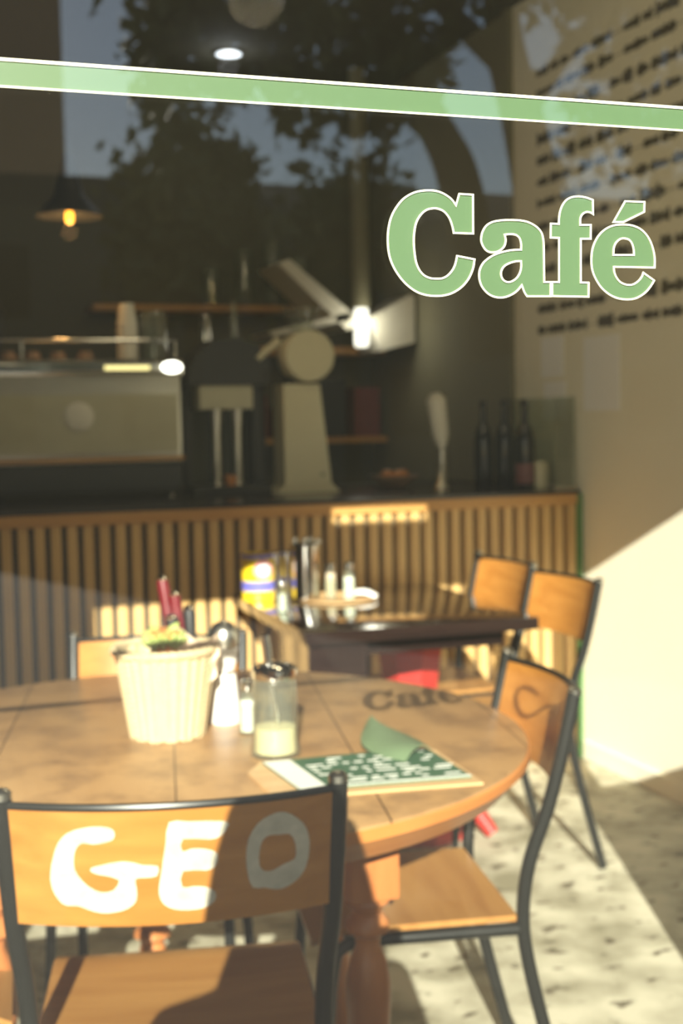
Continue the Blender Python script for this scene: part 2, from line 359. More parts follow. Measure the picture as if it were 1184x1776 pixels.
# traced outlines of the lettering: window letters in metres on the glass, chair letters on the backrest
GLY = {
 'C': [[(0.41487,1.51574),(0.4262,1.51553),(0.42601,1.48675),(0.40998,1.48673),(0.40984,1.4875),(0.40968,1.48838),(0.4095,1.48934),(0.40927,1.49037),(0.40897,1.49144),(0.4086,1.49259),(0.40818,1.49383),(0.40771,1.49511),(0.40716,1.49636),(0.40654,1.49751),(0.40582,1.49858),(0.40501,1.49962),(0.40414,1.5006),(0.40323,1.50147),(0.40231,1.50222),(0.40136,1.50281),(0.40035,1.50328),(0.39932,1.50365),(0.39831,1.50394),(0.39735,1.50417),(0.39647,1.50433),(0.39564,1.50441),(0.39482,1.50442),(0.39398,1.50437),(0.3931,1.50428),(0.39214,1.50415),(0.39114,1.50399),(0.39012,1.50376),(0.38911,1.50344),(0.38812,1.50301),(0.38716,1.50246),(0.3862,1.5018),(0.38525,1.50105),(0.38434,1.50021),(0.38349,1.49932),(0.38267,1.49834),(0.38188,1.49727),(0.38113,1.49613),(0.38046,1.49495),(0.37989,1.49374),(0.37942,1.49252),(0.37904,1.49125),(0.37874,1.48995),(0.37848,1.48862),(0.37824,1.48728),(0.37803,1.48591),(0.37786,1.48452),(0.37772,1.4831),(0.37763,1.48166),(0.37758,1.48019),(0.37757,1.47869),(0.37761,1.47716),(0.3777,1.4756),(0.37781,1.47404),(0.37795,1.47249),(0.37811,1.47092),(0.3783,1.46932),(0.37852,1.46773),(0.37878,1.46621),(0.3791,1.46479),(0.37948,1.46349),(0.3799,1.46227),(0.38037,1.46113),(0.3809,1.46006),(0.38149,1.45904),(0.38214,1.45808),(0.38286,1.45718),(0.38364,1.45634),(0.38446,1.45559),(0.38532,1.45492),(0.38624,1.45435),(0.38722,1.45387),(0.38825,1.45347),(0.38927,1.45314),(0.39025,1.45288),(0.39118,1.45268),(0.39209,1.45257),(0.39298,1.45252),(0.3939,1.4525),(0.39487,1.45251),(0.3959,1.45251),(0.39699,1.45252),(0.3981,1.45258),(0.39919,1.45271),(0.40023,1.45293),(0.40122,1.45324),(0.40218,1.45364),(0.40312,1.45411),(0.40403,1.45466),(0.40491,1.45529),(0.40579,1.45602),(0.40665,1.45686),(0.40748,1.45776),(0.40824,1.45869),(0.40892,1.4596),(0.40949,1.46049),(0.40998,1.46138),(0.4104,1.46228),(0.41078,1.46322),(0.41114,1.46421),(0.41148,1.4653),(0.41178,1.4665),(0.41205,1.4677),(0.41229,1.46882),(0.4125,1.46977),(0.42695,1.4675),(0.42675,1.46635),(0.42655,1.46502),(0.42632,1.46357),(0.426,1.46207),(0.42556,1.46059),(0.425,1.4591),(0.42434,1.45754),(0.42359,1.45597),(0.42276,1.45444),(0.42184,1.45299),(0.42082,1.45162),(0.41971,1.45028),(0.41852,1.449),(0.41727,1.44779),(0.41597,1.44668),(0.4146,1.44564),(0.41316,1.44468),(0.41167,1.4438),(0.41017,1.44301),(0.4087,1.44232),(0.40725,1.44174),(0.40581,1.44126),(0.40437,1.44086),(0.40293,1.44054),(0.40149,1.44026),(0.40008,1.44003),(0.39869,1.43986),(0.3973,1.43976),(0.39586,1.43971),(0.39434,1.43971),(0.39271,1.43975),(0.39099,1.43983),(0.38923,1.43998),(0.38749,1.44019),(0.38582,1.44049),(0.38422,1.44087),(0.38266,1.4413),(0.38113,1.44181),(0.37961,1.44243),(0.37808,1.44316),(0.37652,1.44404),(0.37494,1.44504),(0.37338,1.44614),(0.37186,1.44731),(0.37043,1.44852),(0.36907,1.4498),(0.36776,1.45116),(0.36652,1.45258),(0.36534,1.45402),(0.36424,1.45548),(0.36321,1.45696),(0.36225,1.45848),(0.36136,1.46001),(0.36055,1.46155),(0.35983,1.46308),(0.35921,1.46459),(0.35868,1.46607),(0.35823,1.46756),(0.35785,1.4691),(0.35753,1.4707),(0.35727,1.47241),(0.35707,1.47421),(0.35694,1.47604),(0.35687,1.47786),(0.35684,1.47962),(0.35686,1.48132),(0.35692,1.48299),(0.35704,1.48463),(0.35722,1.48627),(0.35746,1.48793),(0.35778,1.48962),(0.35815,1.49132),(0.35859,1.49303),(0.3591,1.49469),(0.35968,1.49628),(0.36033,1.4978),(0.36104,1.49925),(0.36183,1.50066),(0.36268,1.50205),(0.36361,1.50342),(0.36461,1.50481),(0.36569,1.5062),(0.36683,1.50755),(0.36803,1.50884),(0.36928,1.51),(0.3706,1.51106),(0.372,1.51203),(0.37345,1.51292),(0.3749,1.51372),(0.37633,1.51442),(0.37773,1.51503),(0.37912,1.51553),(0.38051,1.51595),(0.38193,1.51631),(0.38339,1.51662),(0.38492,1.51688),(0.38651,1.51709),(0.38811,1.51724),(0.38968,1.51733),(0.39116,1.51738),(0.39252,1.51739),(0.39381,1.51735),(0.39505,1.51726),(0.39627,1.5171),(0.39753,1.51686),(0.39882,1.51653),(0.40014,1.51611),(0.40145,1.51563),(0.40272,1.5151),(0.4039,1.51453),(0.40501,1.51394),(0.40607,1.5133),(0.40707,1.51262),(0.40801,1.51191),(0.40886,1.51117),(0.40964,1.51037),(0.41034,1.50949),(0.41097,1.50861),(0.41153,1.50778),(0.41204,1.50709)]],
 'a': [[(0.45227,1.48671),(0.45246,1.486),(0.4527,1.48517),(0.45294,1.48427),(0.45311,1.48335),(0.45315,1.48246),(0.45307,1.48156),(0.4529,1.48064),(0.45265,1.47971),(0.45231,1.47883),(0.45188,1.47803),(0.45135,1.4773),(0.45071,1.47662),(0.45,1.47599),(0.44924,1.47543),(0.44847,1.47492),(0.44767,1.47448),(0.44683,1.4741),(0.44596,1.47378),(0.44507,1.47353),(0.44415,1.47334),(0.44319,1.4732),(0.44218,1.47312),(0.44116,1.4731),(0.44017,1.47317),(0.43926,1.47333),(0.43843,1.47358),(0.43766,1.47393),(0.43693,1.47436),(0.43625,1.47486),(0.43562,1.47542),(0.43504,1.47607),(0.4345,1.4768),(0.43401,1.47759),(0.43358,1.4784),(0.43323,1.47918),(0.43296,1.47992),(0.43275,1.48064),(0.43261,1.48138),(0.43254,1.48215),(0.43254,1.48298),(0.43262,1.4839),(0.43276,1.48488),(0.43297,1.4859),(0.43326,1.48692),(0.43363,1.48792),(0.43409,1.4889),(0.43462,1.4899),(0.43524,1.49087),(0.43594,1.4918),(0.43673,1.49264),(0.4376,1.4934),(0.43856,1.4941),(0.4396,1.49474),(0.44073,1.49531),(0.44194,1.49581),(0.44328,1.49623),(0.44473,1.49657),(0.44625,1.49685),(0.4478,1.49709),(0.4493,1.4973),(0.45076,1.49748),(0.4522,1.49761),(0.45364,1.4977),(0.45513,1.49776),(0.45669,1.49782),(0.45836,1.49786),(0.46012,1.49789),(0.46191,1.4979),(0.46367,1.49786),(0.46535,1.49777),(0.46693,1.49763),(0.46845,1.49746),(0.46992,1.49723),(0.47137,1.49693),(0.4728,1.49652),(0.47425,1.496),(0.47572,1.49537),(0.47714,1.49467),(0.47847,1.49392),(0.47965,1.49315),(0.48068,1.49237),(0.48159,1.49155),(0.48239,1.49069),(0.48309,1.48979),(0.48369,1.48884),(0.48418,1.48783),(0.48454,1.48676),(0.48482,1.48564),(0.48503,1.4845),(0.48522,1.48334),(0.48537,1.48211),(0.48545,1.4808),(0.48549,1.47949),(0.48552,1.47828),(0.48555,1.47724),(0.48574,1.45155),(0.4913,1.45164),(0.4911,1.44085),(0.47077,1.44058),(0.47041,1.44105),(0.46998,1.44157),(0.46952,1.44216),(0.46906,1.44283),(0.46861,1.4436),(0.46816,1.44455),(0.4677,1.44566),(0.46725,1.44682),(0.46683,1.44792),(0.46647,1.44883),(0.4658,1.44811),(0.46503,1.44724),(0.46419,1.44632),(0.4633,1.44542),(0.46239,1.44461),(0.46146,1.4439),(0.46049,1.44323),(0.45948,1.4426),(0.45845,1.44203),(0.4574,1.4415),(0.45632,1.44102),(0.4552,1.44057),(0.45407,1.44018),(0.45294,1.43986),(0.45181,1.4396),(0.4507,1.43941),(0.44959,1.43929),(0.44848,1.43923),(0.44737,1.43924),(0.44626,1.4393),(0.44515,1.43942),(0.44402,1.4396),(0.44291,1.43984),(0.44181,1.44016),(0.44075,1.44055),(0.43971,1.44103),(0.4387,1.44159),(0.43771,1.44222),(0.43677,1.44292),(0.43589,1.44367),(0.43505,1.44447),(0.43426,1.44535),(0.43352,1.44628),(0.43285,1.44725),(0.43228,1.44827),(0.43179,1.44935),(0.43138,1.45049),(0.43105,1.45167),(0.4308,1.45284),(0.43064,1.45399),(0.43056,1.45511),(0.43056,1.45622),(0.43064,1.45732),(0.43081,1.45841),(0.43107,1.45947),(0.43142,1.46051),(0.43187,1.46155),(0.4324,1.46256),(0.43301,1.46353),(0.43368,1.46444),(0.43441,1.46529),(0.43522,1.46609),(0.43609,1.46684),(0.43702,1.46756),(0.43799,1.46826),(0.43899,1.46894),(0.44005,1.46959),(0.44116,1.47021),(0.44232,1.4708),(0.44352,1.47135),(0.44479,1.47186),(0.44611,1.47234),(0.44748,1.47279),(0.44888,1.47321),(0.4503,1.4736),(0.45172,1.47397),(0.45317,1.47432),(0.45465,1.47464),(0.45616,1.47492),(0.45771,1.47516),(0.45939,1.47534),(0.46119,1.47548),(0.46299,1.47558),(0.46466,1.47567),(0.46609,1.47575),(0.46611,1.47648),(0.46616,1.47733),(0.4662,1.47825),(0.4662,1.47918),(0.46612,1.48006),(0.46599,1.48092),(0.46581,1.48179),(0.46557,1.48265),(0.46528,1.48345),(0.46492,1.48416),(0.46449,1.48477),(0.464,1.48532),(0.46344,1.4858),(0.46283,1.48621),(0.46215,1.48656),(0.4614,1.48683),(0.46059,1.48702),(0.45972,1.48715),(0.45879,1.48722),(0.45783,1.48726),(0.45675,1.48722),(0.45556,1.48712),(0.45435,1.48697),(0.45322,1.48682)],
   [(0.46601,1.46708),(0.46602,1.46629),(0.46605,1.46536),(0.46608,1.46436),(0.46606,1.46335),(0.46597,1.46238),(0.46582,1.46147),(0.46562,1.46056),(0.46537,1.45966),(0.46506,1.45879),(0.46469,1.45793),(0.46424,1.45709),(0.46374,1.45626),(0.46317,1.45546),(0.46254,1.4547),(0.46185,1.45401),(0.46107,1.45338),(0.46019,1.45278),(0.45926,1.45225),(0.45835,1.4518),(0.45749,1.45145),(0.4567,1.4512),(0.45594,1.45104),(0.45521,1.45098),(0.45449,1.451),(0.45378,1.45111),(0.45305,1.4513),(0.45231,1.45159),(0.4516,1.45196),(0.45095,1.45242),(0.4504,1.45298),(0.44994,1.45365),(0.44953,1.45445),(0.44921,1.45533),(0.44899,1.45622),(0.4489,1.45708),(0.44895,1.45793),(0.44912,1.4588),(0.4494,1.45966),(0.44976,1.46048),(0.45017,1.46123),(0.45065,1.46189),(0.4512,1.46249),(0.45182,1.46304),(0.45251,1.46355),(0.45328,1.46405),(0.45417,1.46452),(0.45516,1.46497),(0.45622,1.46538),(0.45726,1.46576),(0.45825,1.46608),(0.45917,1.46635),(0.46007,1.46657),(0.46095,1.46675),(0.46179,1.46689),(0.46259,1.46701),(0.46336,1.46708),(0.46411,1.4671),(0.46481,1.4671),(0.46545,1.46708)]],
 'f': [[(0.5285,1.51554),(0.52874,1.50459),(0.52837,1.5048),(0.52796,1.50505),(0.5275,1.50532),(0.527,1.50556),(0.52645,1.50576),(0.52583,1.50592),(0.52516,1.50606),(0.52444,1.50617),(0.52372,1.5062),(0.52301,1.50614),(0.5223,1.50597),(0.52157,1.50572),(0.52085,1.50539),(0.52017,1.50499),(0.51957,1.50453),(0.51905,1.50401),(0.51858,1.50342),(0.51817,1.50277),(0.51782,1.50204),(0.51756,1.50123),(0.5174,1.50026),(0.51734,1.49915),(0.51735,1.498),(0.51737,1.49691),(0.51736,1.496),(0.52669,1.49629),(0.52647,1.48565),(0.51776,1.48541),(0.51759,1.45184),(0.52458,1.45171),(0.52442,1.44091),(0.49253,1.44098),(0.4926,1.45166),(0.49853,1.45176),(0.49875,1.48552),(0.49143,1.48556),(0.49168,1.49618),(0.49865,1.49615),(0.49869,1.49715),(0.49873,1.49832),(0.49878,1.49957),(0.49887,1.50086),(0.49903,1.5021),(0.49923,1.5033),(0.49948,1.50452),(0.49977,1.50573),(0.50014,1.50692),(0.50059,1.50808),(0.50113,1.50922),(0.50175,1.51035),(0.50245,1.51145),(0.5032,1.51248),(0.50401,1.51339),(0.50486,1.51419),(0.50577,1.5149),(0.50673,1.51552),(0.50776,1.51606),(0.50883,1.51654),(0.50999,1.51693),(0.51123,1.51724),(0.51251,1.51748),(0.51381,1.51765),(0.51509,1.51777),(0.51637,1.5178),(0.5177,1.51775),(0.51901,1.51764),(0.52024,1.5175),(0.52135,1.51736),(0.52231,1.51721),(0.52316,1.51702),(0.52392,1.51682),(0.52464,1.51661),(0.52535,1.51642),(0.52606,1.51623),(0.52675,1.51604),(0.52739,1.51586),(0.52798,1.51569)]],
 'e': [[(0.58403,1.46467),(0.54706,1.46453),(0.54709,1.4639),(0.54709,1.46316),(0.54712,1.46237),(0.5472,1.46154),(0.54735,1.46072),(0.5476,1.45989),(0.54791,1.45903),(0.54829,1.45816),(0.54871,1.45731),(0.54918,1.45651),(0.5497,1.45576),(0.55028,1.45502),(0.55091,1.45432),(0.55157,1.45368),(0.55224,1.45312),(0.55292,1.45264),(0.55361,1.45223),(0.55433,1.45188),(0.5551,1.45158),(0.55593,1.45132),(0.55684,1.45108),(0.55784,1.45088),(0.55887,1.45072),(0.55989,1.45063),(0.56086,1.4506),(0.56177,1.45064),(0.56264,1.45075),(0.56349,1.45091),(0.56434,1.45115),(0.56519,1.45147),(0.56609,1.45189),(0.56701,1.45241),(0.56791,1.45299),(0.56877,1.45361),(0.56954,1.45422),(0.57023,1.45484),(0.57085,1.4555),(0.57141,1.45617),(0.57191,1.45684),(0.57235,1.45748),(0.57271,1.45811),(0.57299,1.45875),(0.57322,1.45938),(0.57341,1.45995),(0.5736,1.46044),(0.58359,1.45447),(0.58303,1.45364),(0.5824,1.45269),(0.58171,1.45165),(0.58095,1.4506),(0.58014,1.44958),(0.57926,1.44858),(0.57834,1.44757),(0.57734,1.44656),(0.57628,1.44559),(0.57513,1.44468),(0.57387,1.4438),(0.57249,1.44294),(0.57106,1.44214),(0.56964,1.44143),(0.56828,1.44083),(0.56699,1.44037),(0.56575,1.44003),(0.56452,1.43977),(0.5633,1.43957),(0.56207,1.43941),(0.56085,1.43929),(0.55966,1.43922),(0.55845,1.43921),(0.55721,1.43924),(0.55589,1.43933),(0.55449,1.43946),(0.55303,1.43963),(0.55152,1.43986),(0.55001,1.44016),(0.54852,1.44057),(0.54703,1.44108),(0.54552,1.44168),(0.54402,1.44236),(0.54257,1.44311),(0.54118,1.44392),(0.53986,1.44478),(0.53859,1.44571),(0.53737,1.44671),(0.5362,1.44776),(0.53511,1.44885),(0.53407,1.45002),(0.5331,1.45126),(0.53219,1.45255),(0.53134,1.45384),(0.53058,1.45512),(0.5299,1.45636),(0.52928,1.4576),(0.52875,1.45884),(0.52828,1.4601),(0.52789,1.46139),(0.52757,1.4627),(0.52733,1.46403),(0.52716,1.46538),(0.52706,1.46677),(0.52701,1.46821),(0.52702,1.46975),(0.52709,1.47137),(0.52721,1.47301),(0.5274,1.47462),(0.52765,1.47612),(0.52795,1.47748),(0.5283,1.47877),(0.52871,1.48),(0.52921,1.48123),(0.52979,1.48248),(0.53048,1.48378),(0.53126,1.48511),(0.53212,1.48644),(0.53305,1.48771),(0.53406,1.4889),(0.53514,1.49001),(0.5363,1.49108),(0.53753,1.49207),(0.53882,1.49299),(0.54015,1.49382),(0.54151,1.49455),(0.54293,1.49521),(0.54439,1.49578),(0.54591,1.49627),(0.54747,1.49668),(0.54911,1.49699),(0.55084,1.49721),(0.5526,1.49735),(0.55435,1.49743),(0.55605,1.49748),(0.55769,1.49749),(0.55932,1.49746),(0.56092,1.49737),(0.56249,1.4972),(0.56405,1.49693),(0.5656,1.49656),(0.56715,1.4961),(0.56866,1.49556),(0.57011,1.49494),(0.57147,1.49424),(0.57273,1.49346),(0.57393,1.49258),(0.57504,1.49164),(0.57609,1.49064),(0.57706,1.48961),(0.57794,1.48855),(0.57875,1.48744),(0.57948,1.48629),(0.58016,1.48509),(0.58079,1.48385),(0.5814,1.48254),(0.58196,1.48115),(0.58246,1.47974),(0.58291,1.47833),(0.58329,1.47696),(0.58359,1.47565),(0.58383,1.47435),(0.58401,1.47306),(0.58413,1.4718),(0.58422,1.47056),(0.58426,1.4693),(0.58422,1.46803),(0.58416,1.46679),(0.58408,1.46565)],
   [(0.54666,1.47368),(0.54671,1.47464),(0.54674,1.47577),(0.5468,1.47698),(0.54691,1.47817),(0.54711,1.47924),(0.5474,1.48021),(0.54777,1.48112),(0.54821,1.48199),(0.54871,1.48279),(0.54926,1.48353),(0.5499,1.48421),(0.55063,1.48484),(0.5514,1.48541),(0.55219,1.48589),(0.55295,1.48628),(0.55367,1.48655),(0.55439,1.48672),(0.55511,1.48681),(0.55586,1.48684),(0.55663,1.4868),(0.55748,1.48672),(0.55838,1.48659),(0.5593,1.48638),(0.56017,1.48609),(0.56094,1.4857),(0.56162,1.48519),(0.56223,1.48456),(0.56279,1.48385),(0.56328,1.48309),(0.56371,1.48233),(0.56407,1.48153),(0.56436,1.48069),(0.56459,1.47982),(0.56478,1.47895),(0.56494,1.47811),(0.56506,1.47726),(0.56513,1.4764),(0.56517,1.47556),(0.5652,1.47479),(0.56524,1.47412)]],
 'accent': [[(0.55732,1.51559),(0.57491,1.51571),(0.57459,1.50805),(0.55574,1.49947),(0.54674,1.49919)]],
 'G': [[(-0.0764,0.8165),(-0.0759,0.8111),(-0.0778,0.8059),(-0.0828,0.8028),(-0.0895,0.8007),(-0.097,0.7991),(-0.1048,0.7984),(-0.112,0.7996),(-0.1182,0.8003),(-0.1227,0.7979),(-0.1262,0.7937),(-0.1289,0.788),(-0.1307,0.7808),(-0.1314,0.7712),(-0.1307,0.7615),(-0.1273,0.7536),(-0.1227,0.7467),(-0.1176,0.7404),(-0.1116,0.7351),(-0.1043,0.7305),(-0.0964,0.7277),(-0.0882,0.7281),(-0.0808,0.731),(-0.0755,0.7375),(-0.0726,0.744),(-0.0734,0.7464),(-0.0763,0.7477),(-0.0804,0.7497),(-0.0858,0.7516),(-0.0924,0.7528),(-0.0991,0.7541),(-0.1052,0.7563),(-0.1095,0.7589),(-0.1103,0.7616),(-0.1083,0.7642),(-0.1032,0.7661),(-0.0966,0.7676),(-0.0901,0.7693),(-0.0831,0.7709),(-0.0755,0.7722),(-0.0677,0.7729),(-0.0598,0.7723),(-0.0525,0.7709),(-0.0471,0.7689),(-0.0412,0.7669),(-0.0303,0.7664),(-0.0212,0.7646),(-0.0202,0.7572),(-0.0235,0.7501),(-0.0301,0.7485),(-0.038,0.7485),(-0.0457,0.7485),(-0.0514,0.7468),(-0.0515,0.7402),(-0.05,0.7316),(-0.0501,0.7227),(-0.0516,0.7143),(-0.0562,0.7082),(-0.0626,0.7036),(-0.0699,0.7004),(-0.0783,0.6983),(-0.088,0.6971),(-0.0977,0.6971),(-0.1057,0.6987),(-0.1131,0.7012),(-0.1208,0.7045),(-0.1285,0.7073),(-0.1366,0.7074),(-0.1441,0.7076),(-0.1493,0.71),(-0.1536,0.7147),(-0.1585,0.7234),(-0.1624,0.7339),(-0.1637,0.7444),(-0.1632,0.7555),(-0.161,0.7677),(-0.1579,0.7795),(-0.1549,0.7899),(-0.151,0.7991),(-0.1454,0.8071),(-0.1387,0.8134),(-0.1312,0.8175),(-0.1229,0.8203),(-0.1135,0.8225),(-0.1037,0.8238),(-0.0935,0.8239),(-0.0847,0.8228),(-0.0793,0.8202)]],
 'E': [[(-0.0052,0.8273),(0.0044,0.8291),(0.0195,0.8268),(0.0459,0.8255),(0.0694,0.8226),(0.0735,0.8178),(0.0703,0.8124),(0.0674,0.807),(0.0625,0.8024),(0.0565,0.7995),(0.0471,0.7985),(0.0289,0.8013),(0.0125,0.8022),(0.0088,0.7933),(0.0109,0.7842),(0.0158,0.7845),(0.0229,0.7869),(0.0314,0.7867),(0.0403,0.7853),(0.0489,0.7826),(0.0555,0.7789),(0.0577,0.7749),(0.0576,0.7702),(0.0567,0.764),(0.0541,0.7583),(0.0497,0.7551),(0.0419,0.7535),(0.0259,0.7555),(0.0113,0.755),(0.0077,0.7436),(0.0097,0.7319),(0.0156,0.7303),(0.0239,0.7314),(0.0328,0.7307),(0.0414,0.7289),(0.0486,0.7252),(0.0534,0.7202),(0.0544,0.7134),(0.0521,0.7066),(0.0467,0.7017),(0.0386,0.6982),(0.0278,0.6967),(0.0165,0.6966),(0.0072,0.6973),(-0.001,0.6993),(-0.0088,0.7027),(-0.0151,0.7076),(-0.0191,0.7145),(-0.0212,0.7228),(-0.021,0.732),(-0.0195,0.7424),(-0.0177,0.7538),(-0.0155,0.7666),(-0.013,0.7818),(-0.0103,0.7977),(-0.009,0.8145)]],
 'O': [[(0.143,0.827),(0.1499,0.8255),(0.1568,0.8218),(0.1652,0.8151),(0.173,0.8066),(0.1781,0.7977),(0.1813,0.7877),(0.1828,0.7767),(0.1826,0.765),(0.181,0.7525),(0.178,0.7409),(0.174,0.7322),(0.1686,0.7252),(0.1608,0.719),(0.1521,0.7146),(0.144,0.7126),(0.1359,0.7127),(0.1278,0.7151),(0.1198,0.7181),(0.1112,0.7185),(0.1039,0.7207),(0.0997,0.729),(0.0973,0.7404),(0.0956,0.7537),(0.0953,0.7678),(0.0962,0.7815),(0.0989,0.7942),(0.1044,0.8053),(0.1114,0.8143),(0.119,0.8203),(0.1271,0.8241),(0.1352,0.8265)],
   [(0.1407,0.7939),(0.148,0.794),(0.1545,0.7928),(0.1587,0.7881),(0.1614,0.7816),(0.1632,0.774),(0.1638,0.7663),(0.1638,0.7596),(0.1615,0.7542),(0.154,0.7511),(0.1452,0.7486),(0.138,0.745),(0.1313,0.7423),(0.1252,0.7417),(0.1199,0.743),(0.1158,0.7467),(0.1132,0.7528),(0.1125,0.7623),(0.1133,0.7725),(0.1151,0.7816),(0.1179,0.789),(0.1219,0.7931),(0.127,0.7949),(0.1335,0.7949)]],
}
SWIRL = [(0.7406, 1.3578), (0.729, 1.3675), (0.719, 1.3647), (0.7104, 1.3616), (0.7002, 1.3629), (0.6904, 1.373), (0.6838, 1.3926), (0.6827, 1.4133), (0.6867, 1.4285), (0.6953, 1.4318), (0.7071, 1.4231), (0.7204, 1.4)]

# ------------------------------------------------------------------ the room
YG = 0.9                      # the shop window
struct(MB().box(-3.0, 2.56, 0.9, 6.75, -0.06, 0).build('floor', M['floor'], smooth=False))
struct(MB().box(2.56, 2.70, 0.9, 5.07, -0.06, 3.05).build('wall_right', M['wall'], smooth=False))
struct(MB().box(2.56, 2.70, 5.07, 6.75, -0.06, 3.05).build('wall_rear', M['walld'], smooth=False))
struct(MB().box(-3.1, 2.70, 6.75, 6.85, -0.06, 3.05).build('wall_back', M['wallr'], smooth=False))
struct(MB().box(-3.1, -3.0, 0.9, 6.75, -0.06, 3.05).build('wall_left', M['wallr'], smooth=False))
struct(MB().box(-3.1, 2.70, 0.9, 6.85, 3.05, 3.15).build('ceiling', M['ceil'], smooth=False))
struct(MB().box(2.548, 2.56, 1.0, 4.46, 0, 0.07, 0.003).build('baseboard_right', M['wall'], smooth=False))
# front wall round the two windows
fw = MB()
fw.box(-3.1, -0.645, 0.86, 1.0, 0, 3.3)
fw.box(-0.645, 2.70, 0.86, 1.0, 0, 0.50)
fw.box(1.257, 2.70, 0.86, 1.0, 0.50, 1.36)
fw.box(2.60, 2.70, 0.86, 1.0, 1.36, 3.3)
fw.box(-0.645, 2.60, 0.86, 1.0, 2.306, 2.50)
fw.box(-0.645, 0.24, 0.86, 1.0, 2.50, 2.61)
fw.box(0.69, 2.60, 0.86, 1.0, 2.50, 2.61)
fw.box(-0.645, 2.60, 0.86, 1.0, 2.61, 3.3)
fw.box(-3.1, 2.70, 0.86, 1.0, 3.3, 4.0)
struct(fw.build('wall_front', M['facade'], smooth=False))
struct(MB().box(-4.5, 5.0, -1.7, 0.86, 3.85, 4.0).build('sky_block_slab', M['facade'], smooth=False))  # unseen slab added to cut the high sky light reaching the room
def window(n, x0, x1, z0, z1):
    o = struct(MB().box(x0, x1, YG, YG + 0.006, z0, z1).build('window_%d' % n, M['window_glass'], smooth=False))
    f = MB(); t = 0.028
    for (a, b, c, d) in ((x0 - t, x0, z0 - 0.0, z1), (x1, x1 + t, z0, z1)): f.box(a, b, YG - 0.03, YG + 0.04, c, d)
    f.box(x0 - t, x1 + t, YG - 0.03, YG + 0.04, z1, z1 + 0.002)
    f.box(x0 - t, x1 + t, YG - 0.03, YG + 0.04, z0 - 0.002, z0)
    f.build('window_frame', M['frame'], o, smooth=False)
    return o
window(1, -0.60, 1.20, 0.502, 2.304)
window(2, 1.285, 2.572, 1.362, 2.304)
window(3, 0.268, 0.662, 2.502, 2.608)  # unseen slot added above the header to put a sun patch on the counter

# lettering and stripe on the inside of the glass
def ribbon(mb, loop, w, y0, y1):
    n = len(loop); P = [Vector((p[0], p[1])) for p in loop]; res = [[], []]
    for i in range(n):
        a, b, c = P[i - 1], P[i], P[(i + 1) % n]
        d1 = (b - a).normalized(); d2 = (c - b).normalized()
        n1 = Vector((-d1.y, d1.x)); n2 = Vector((-d2.y, d2.x))
        m = n1 + n2; m = m.normalized() if m.length > 1e-4 else n1
        k = min(1.9, 1 / max(0.3, m.dot(n1)))
        res[0].append(b + m * w * k); res[1].append(b - m * w * k)
    V = [[mb.bm.verts.new((q.x, y, q.y)) for q in res[s]] for y in (y0, y1) for s in (0, 1)]
    for i in range(n):
        j = (i + 1) % n
        for A, B in ((V[0], V[1]), (V[3], V[2]), (V[1], V[3]), (V[2], V[0])):
            mb.bm.faces.new((A[i], A[j], B[j], B[i]))
to_glass = lambda y: (lambda a, b: (a, y, b))
sign = thing('window_lettering', 'green Café lettering with cream outline on the window glass', 'window lettering', (0, 0, 0))
for key, nm in (('C', 'letter_c'), ('a', 'letter_a'), ('f', 'letter_f'), ('e', 'letter_e'), ('accent', 'accent_mark')):
    o = MB().prism(GLY[key], to_glass(0.9075), (0, 0.0004, 0)).build(nm, M['green'], sign, smooth=False)
    mb = MB()
    for lp in GLY[key]: ribbon(mb, lp, 0.00072, 0.9064, 0.9073)
    mb.build('cream_outline', M['cream'], o, smooth=False)
st = thing('window_stripe', 'long green stripe edged in cream across the top of the window', 'window stripe')
MB().box(-0.60, 1.20, 0.9075, 0.9079, 1.5737, 1.5905).build('green_band', M['green'], st, smooth=False)
MB().box(-0.60, 1.20, 0.9064, 0.9073, 1.5896, 1.5918).build('cream_border', M['cream'], st, smooth=False)
MB().box(-0.60, 1.20, 0.9064, 0.9073, 1.5723, 1.5738).build('cream_border', M['cream'], st, smooth=False)
mb = MB()
P = [Vector((p[0], 0.908, p[1])) for p in SWIRL]
mb.tube(P, [0.0022] + [0.0034] * (len(P) - 2) + [0.002], 8)
mb.xf(Matrix.Translation((0, 0.907, 0)) @ Matrix.Scale(0.12, 4, (0, 1, 0)) @ Matrix.Translation((0, -0.907, 0)))
tag(mb.build('window_flourish', M['green']), 'small green curl on the window glass beyond the lettering', 'window flourish')

# ------------------------------------------------------------------ counter
ct = thing('counter', 'bar counter faced with upright oak slats under a dark worktop', 'counter', (0, 4.47, 0))
MB().box(-1.6, 2.533, 0.045, 0.83, 0.0, 1.0).build('body', M['backing'], ct, smooth=False)
sl = MB(); x = 2.515; i = 0
while x > -1.58:
    sl.box(x - 0.0175, x + 0.0175, 0.012, 0.044, 0.0, 0.998, 0.003); x -= 0.0548
sl.build('slat_front', M['slat'], ct, smooth=False)
MB().box(-1.6, 2.533, 0.0, 0.0445, 0.999, 1.04, 0.003).build('top_rail', M['rail'], ct, smooth=False)
MB().box(-1.6, 2.545, 0.0, 0.85, 1.041, 1.056, 0.003).build('worktop', M['worktop'], ct, smooth=False)
MB().box(2.535, 2.5555, 0.0, 0.06, 0.0, 1.04).build('green_end_post', M['gpost'], ct, smooth=False)

